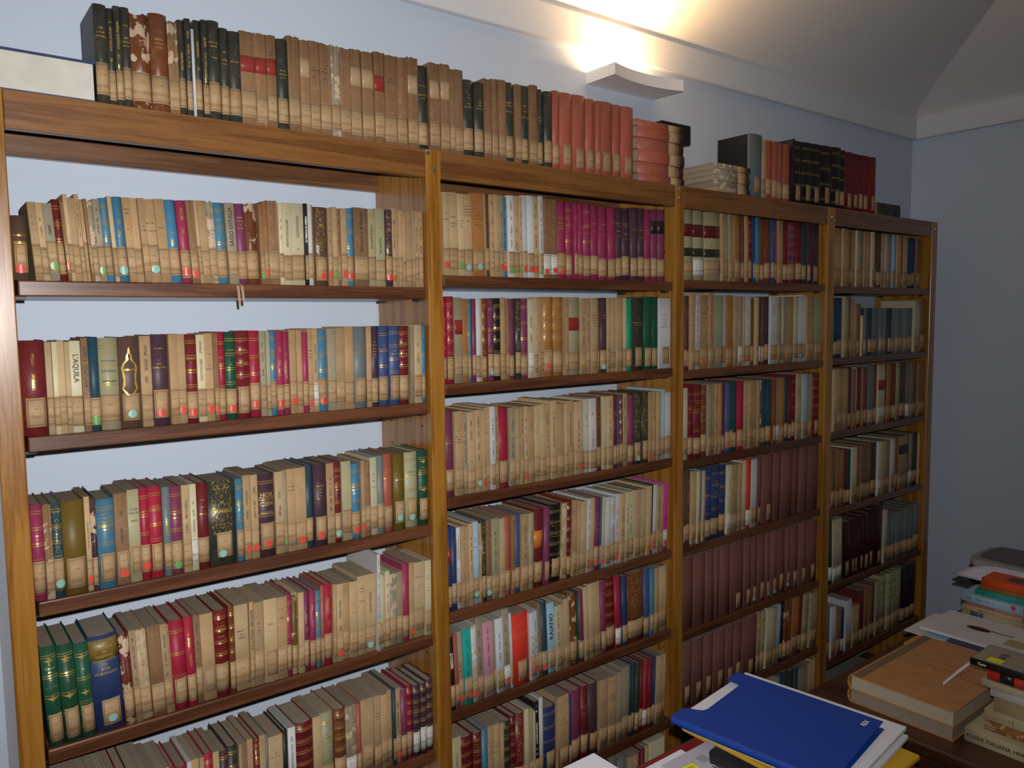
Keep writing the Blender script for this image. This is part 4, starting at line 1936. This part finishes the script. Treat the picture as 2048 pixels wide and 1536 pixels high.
# white booklets and the mustard folder behind the folios
g2 = 'booklets and folders behind the folio volumes'
tag(box('yellow_folder', 2.56, 2.86, -0.90, -0.556, TT + 0.0003, TT + 0.006, M['yellow'], bev=0.001), 'mustard yellow folder under the white booklet on the table', 'folder', g2)
o = tag(box('paper_sheet', 2.666, 2.93, -0.80, -0.503, TT + 0.0065, TT + 0.0075, M['paper']), 'white sheet jutting over the far edge of the table', 'paper', g2)
tag(box('blue_leaflet', 2.66, 2.87, -0.86, -0.582, TT + 0.008, TT + 0.018, plain('pale_blue_card', rgb(150, 178, 196), 0.6), bev=0.001), 'pale blue leaflet below the white booklet', 'leaflet', g2)
tag(box('dark_magazine', 2.65, 2.86, -0.88, -0.66, TT + 0.0185, TT + 0.023, plain('dark_print', rgb(48, 52, 70), 0.45), bev=0.001), 'dark blue magazine edge showing under the white booklet', 'magazine', g2)
wb = empty('white_booklet', (2.79, -0.72, TT + 0.0235))
tag(wb, 'white booklet with a brown violin-shaped mark on its cover', 'booklet', g2)
box('page_block', -0.105, 0.145, -0.17, 0.165, 0.0006, 0.0095, M['paper'], wb)
box('cover', -0.106, 0.146, -0.171, 0.166, 0.0097, 0.0103, M['paper'], wb)
def blob(pts, z0, z1, name, mat, parent):
    return link(name, prism_mesh(name, pts, z0, z1), parent, mat)
ell = [(0.028 + 0.020 * math.cos(a), 0.02 + 0.040 * math.sin(a)) for a in [2 * math.pi * i / 20 for i in range(20)]]
blob(ell, 0.0104, 0.0107, 'violin_print', plain('brown_print', rgb(70, 36, 26), 0.6), wb)
blob([(0.036, -0.018), (0.030, -0.045), (0.034, -0.090), (0.040, -0.090), (0.037, -0.045), (0.044, -0.018)], 0.0104, 0.0107, 'violin_neck_print', M['ink'], wb)
for k in range(4):
    box('print_line', -0.085 + 0.03 * k, -0.083 + 0.03 * k, 0.05 - 0.01 * k, 0.12, 0.0104, 0.0106, plain('grey_print', rgb(120, 112, 118), 0.7), wb)
tag(box('sticky_note', 2.735, 2.800, -0.868, -0.808, TT + 0.0345, TT + 0.0350, plain('pale_green_note', rgb(176, 170, 110), 0.7)), 'pale olive sticky note at the edge of the white booklet', 'sticky note')

# pile of paperbacks with the orange one on top
g3 = 'paperbacks piled by the printer'
z = TT + 0.0003
PILE2 = [
    (0.0450, 2.954, -0.587, 0.210, 0.135, 'c0h', 'cream paperback with a grey-blue block on its spine at the pile bottom'),
    (0.0190, 2.952, -0.588, 0.205, 0.135, 'y0v', 'slim pale tan paperback with grey capitals second up by the printer'),
    (0.0130, 2.958, -0.600, 0.195, 0.130, 'K0v', 'thin pink and white booklet in the pile by the printer'),
    (0.0300, 2.954, -0.584, 0.210, 0.135, 'F0vr', 'pale blue-white paperback with a red dot in the pile by the printer'),
    (0.0200, 2.976, -0.622, 0.175, 0.115, 'C0v', 'teal paperback with dark spine print near the top of the pile'),
    (0.0170, 2.980, -0.634, 0.175, 0.115, 'o0', 'mustard paperback directly under the orange one'),
    (0.0280, 2.984, -0.640, 0.175, 0.115, 'I0p', 'orange-red paperback with a grey oval portrait topping the pile'),
]
for th, x, yf, ln, dp, code, lab in PILE2:
    SEED[0] += 1
    o = make_book(th - 0.0004, ln, code, d=dp, seed=SEED[0], pages='new')
    lay(o, x, yf - ln, z, -90)
    tag(o, lab, 'book', g3)
    if 'block' in lab:
        pm_ = patch_mesh('printed_block', th - 0.0004, 0.0014, 0.0006, th - 0.001, ln - 0.075, ln - 0.03, 0.0004, M['patch'])
        colour(link('printed_block', pm_, o), rgb(84, 92, 112))
    z += th
o.color = rgb(222, 84, 26)
ov = link('oval_portrait', prism_mesh('oval_portrait', [(3.045 + 0.030 * math.cos(a), -0.745 + 0.036 * math.sin(a)) for a in [2 * math.pi * i / 24 for i in range(24)]], z - 0.0002, z + 0.0003), None, plain('grey_photo', rgb(92, 86, 82), 0.5, noise=0.9, scale=60))
ov.parent = o
bpy.context.view_layer.update()
ov.matrix_parent_inverse = o.matrix_world.inverted()

# ------------------------------------------------------------------ printer behind the pile
pr = empty('printer', (3.29, -0.76, TT))
tag(pr, 'grey desktop printer with a dark lid behind the paperbacks', 'printer')
def rounded(x0, x1, y0, y1, r, n=6):
    pts = []
    for cx, cy, a0 in ((x1 - r, y1 - r, 0), (x0 + r, y1 - r, 90), (x0 + r, y0 + r, 180), (x1 - r, y0 + r, 270)):
        for i in range(n + 1):
            a = R(a0 + 90 * i / n)
            pts.append((cx + r * math.cos(a), cy + r * math.sin(a)))
    return pts
link('body', prism_mesh('body', rounded(-0.128, 0.118, -0.24, 0.238, 0.035), 0.0003, 0.150, 0.004, 2), pr, M['greypl'])
link('upper_housing', prism_mesh('upper_housing', rounded(-0.130, 0.120, -0.242, 0.24, 0.036), 0.153, 0.186, 0.010, 3), pr, M['greypl'])
link('lid', prism_mesh('lid', rounded(-0.095, 0.110, -0.225, 0.215, 0.03), 0.1865, 0.193, 0.004, 2), pr, M['darkpl'])
box('housing_gap', -0.1272, 0.1172, -0.2392, 0.2372, 0.1502, 0.1528, M['black'], pr)
box('output_tray', -0.190, -0.1285, -0.08, 0.272, 0.096, 0.102, M['black'], pr, bev=0.002)
# printed sheet curling on the tray
V, F = [], []
n = 8
for i in range(n + 1):
    f = i / n
    for j in range(n + 1):
        g = j / n
        y0 = -0.495 - 0.115 * f
        y1 = -0.800 - 0.060 * f
        V.append((3.102 + 0.050 * f, y0 + (y1 - y0) * g, TT + 0.1225 + 0.058 * f - 0.006 * g * (1 - f) + 0.012 * math.sin(math.pi * f)))
for i in range(n):
    for j in range(n):
        a = i * (n + 1) + j
        F.append((a, a + 1, a + n + 2, a + n + 1))
sh = link('printed_sheet', mesh_py('printed_sheet', V, F, True), None, None)
t = NT('printed_sheet_paper')
co = t.obj()
ln_ = t.math('LESS_THAN', t.math('FRACT', t.math('MULTIPLY', t.n('SeparateXYZ', 1, None, Vector=co), 90.0)), 0.4)
wd_ = t.math('GREATER_THAN', t.noise(t.maps(co, scale=(160, 30, 160)), 1.0, 2), 0.48)
t.set(Base_Color=t.mix(t.math('MULTIPLY', t.math('MULTIPLY', ln_, wd_), 0.5), rgb(200, 196, 204), rgb(120, 112, 120)), Roughness=0.8)
sh.data.materials.append(t.m)
sh.modifiers.new('thickness', 'SOLIDIFY').thickness = 0.0004
tag(sh, 'printed sheet curling out over the printer tray', 'paper')

# ------------------------------------------------------------------ desk pile with the blue folder
D0 = 0.72
g4 = 'folders and papers heaped on the desk'
tag(box('cardboard_file_box', 1.02, 1.58, -1.40, -0.70, D0 + 0.0003, 0.850, plain('grey_board', rgb(90, 84, 78), 0.8), bev=0.003), 'grey board file box at the bottom of the desk heap', 'box', g4)
tag(box('green_folder', 1.07, 1.50, -1.30, -0.640, 0.8505, 0.885, M['green'], bev=0.004, seg=2), 'dark green card folder under the red one on the desk', 'folder', g4)
rb = empty('red_binder', (1.25, -0.92, 0.8855))
tag(rb, 'dark red card binder beneath the school book and blue folder', 'binder', g4)
box('cover', -0.225, 0.25, -0.38, 0.215, 0.0, 0.003, M['red'], rb, bev=0.001)
box('page_block', -0.215, 0.245, -0.37, 0.207, 0.0032, 0.0498, M['paper'], rb)
box('cover', -0.225, 0.25, -0.38, 0.215, 0.05, 0.053, M['red'], rb, bev=0.001)
box('spine', -0.2285, -0.2253, -0.38, 0.215, 0.0, 0.053, M['red'], rb, bev=0.001)
RZ = 0.8855 + 0.053
tag(box('white_pamphlet', 1.035, 1.155, -0.94, -0.722, RZ + 0.0003, RZ + 0.004, M['paper'], bev=0.0005), 'white pamphlet sticking out under the grey school book', 'pamphlet', g4)
sb = empty('school_book', (1.055, -0.755, RZ + 0.0043))
tag(sb, 'grey paperback about school with a black photograph and a yellow note', 'book', g4)
box('page_block', 0.0, 0.15, -0.21, 0.0, 0.0008, 0.0135, M['paper'], sb)
gc = plain('grey_cover_card', rgb(176, 174, 184), 0.45, noise=0.05)
box('cover', -0.0008, 0.151, -0.211, 0.0006, 0.0, 0.0007, gc, sb)
box('cover', -0.0008, 0.151, -0.211, 0.0006, 0.0137, 0.0145, gc, sb)
box('spine', -0.0016, -0.0008, -0.211, 0.0006, 0.0, 0.0145, gc, sb)
blob([(0.150, -0.025), (0.150, -0.20), (0.055, -0.20), (0.075, -0.13), (0.095, -0.10), (0.085, -0.06), (0.12, -0.03)][::-1], 0.0146, 0.0149, 'cover_photo', plain('black_photo', rgb(58, 54, 60), 0.5, noise=0.9, scale=70), sb)
box('logo_frame', 0.076, 0.1, -0.052, -0.026, 0.0146, 0.0148, plain('logo_grey', rgb(148, 146, 158), 0.5), sb)
bpy.context.view_layer.update()
flat_text(sb, 'la scuola', 1.055 + 0.052, -0.755 - 0.080, RZ + 0.0043 + 0.0150, 0.024, R(0), M['ink'], 'cover_title')
flat_text(sb, 'fatti e personaggi', 1.055 + 0.050, -0.755 - 0.104, RZ + 0.0043 + 0.0150, 0.011, R(0), M['ink'], 'cover_subtitle')
sn = empty('yellow_note', (1.083, -0.806, RZ + 0.0192), R(-6))
tag(sn, 'fluorescent yellow sticky note with handwriting on the school book', 'sticky note')
box('note_paper', -0.026, 0.026, -0.017, 0.017, 0.0, 0.0005, M['note'], sn)
bpy.context.view_layer.update()
flat_text(sn, 'FAUSTINI', 1.083, -0.800, RZ + 0.0192 + 0.0008, 0.010, R(-6), plain('pencil', rgb(120, 122, 30), 0.8), 'handwriting')
flat_text(sn, 'TESI', 1.084, -0.813, RZ + 0.0192 + 0.0008, 0.010, R(-6), plain('pencil_b', rgb(120, 122, 30), 0.8), 'handwriting')
# yellow envelope, white papers, folder
YAW = R(7)
tag(box('yellow_envelope', 1.2225, 1.53, -1.08, -0.668, RZ + 0.0003, RZ + 0.014, M['yellow'], bev=0.003), 'crumpled yellow envelope squeezed under the white papers', 'envelope', g4)
ps = empty('paper_stack', (1.378, -0.83, RZ + 0.0145), YAW)
tag(ps, 'stack of white papers jutting out beneath the blue folder', 'papers', g4)
box('sheets', -0.150, 0.168, -0.226, 0.170, 0.0, 0.010, M['paper'], ps, bev=0.001)
box('sheets', -0.145, 0.158, -0.205, 0.170, 0.0105, 0.020, M['paper'], ps, bev=0.001)
box('sheets', -0.150, 0.166, -0.222, 0.178, 0.0205, 0.030, M['paper'], ps, bev=0.001)
fo = empty('blue_folder', (1.345, -0.835, RZ + 0.0450), YAW)
tag(fo, 'blue plastic folder with a notched edge on the desk heap', 'folder', g4)
def folder_cover(name, z0, z1, x_in=0.0):
    pts = [(-0.155, -0.200), (0.155, -0.186), (0.155, 0.178), (0.100, 0.178), (0.096, 0.172), (0.095, 0.142), (0.088, 0.136),
           (-0.070, 0.130), (-0.082, 0.134), (-0.090, 0.146), (-0.096, 0.164), (-0.106, 0.174), (-0.150, 0.176), (-0.155, 0.170)]
    return link(name, prism_mesh(name, pts, z0, z1, 0.0005), fo, M['blue'])
folder_cover('cover', 0.0145, 0.0160)
link('cover', prism_mesh('cover', [(-0.155, -0.200), (0.150, -0.190), (0.150, 0.130), (-0.155, 0.130)], 0.0, 0.0014), fo, M['blue'])
V, F = [], []
n = 8
for i in range(n + 1):
    a = R(90 + 180 * i / n)
    for r_ in (0.0080, 0.0068):
        for y in (-0.200, 0.170):
            V.append((-0.1552 + r_ * math.cos(a), y, 0.008 + r_ * math.sin(a)))
for i in range(n):
    a = 4 * i
    F += [(a, a + 4, a + 5, a + 1), (a + 2, a + 3, a + 7, a + 6), (a, a + 2, a + 6, a + 4), (a + 1, a + 5, a + 7, a + 3)]
link('spine', mesh_py('spine', V, F), fo, M['blue'])
bpy.context.view_layer.update()
def on_folder(x, y):
    v = fo.matrix_world @ Vector((x, y, 0.0164))
    return v
v = on_folder(0.118, -0.160)
flat_text(fo, 'REX', v.x, v.y, v.z, 0.016, YAW, M['whiteink'], 'logo')
# loose white magazines at the front edge of the desk
pm = empty('magazine_pile', (0.825, -0.80, D0 + 0.0003))
tag(pm, 'pile of white magazines at the lower edge of the desk', 'magazines')
for k in range(14):
    j = rng.uniform(-0.006, 0.006)
    box('magazine', -0.115 + j, 0.095 + j, -0.16 + j, 0.118 + j * 0.5, k * 0.02, k * 0.02 + 0.0196, M['paper'], pm, bev=0.001)
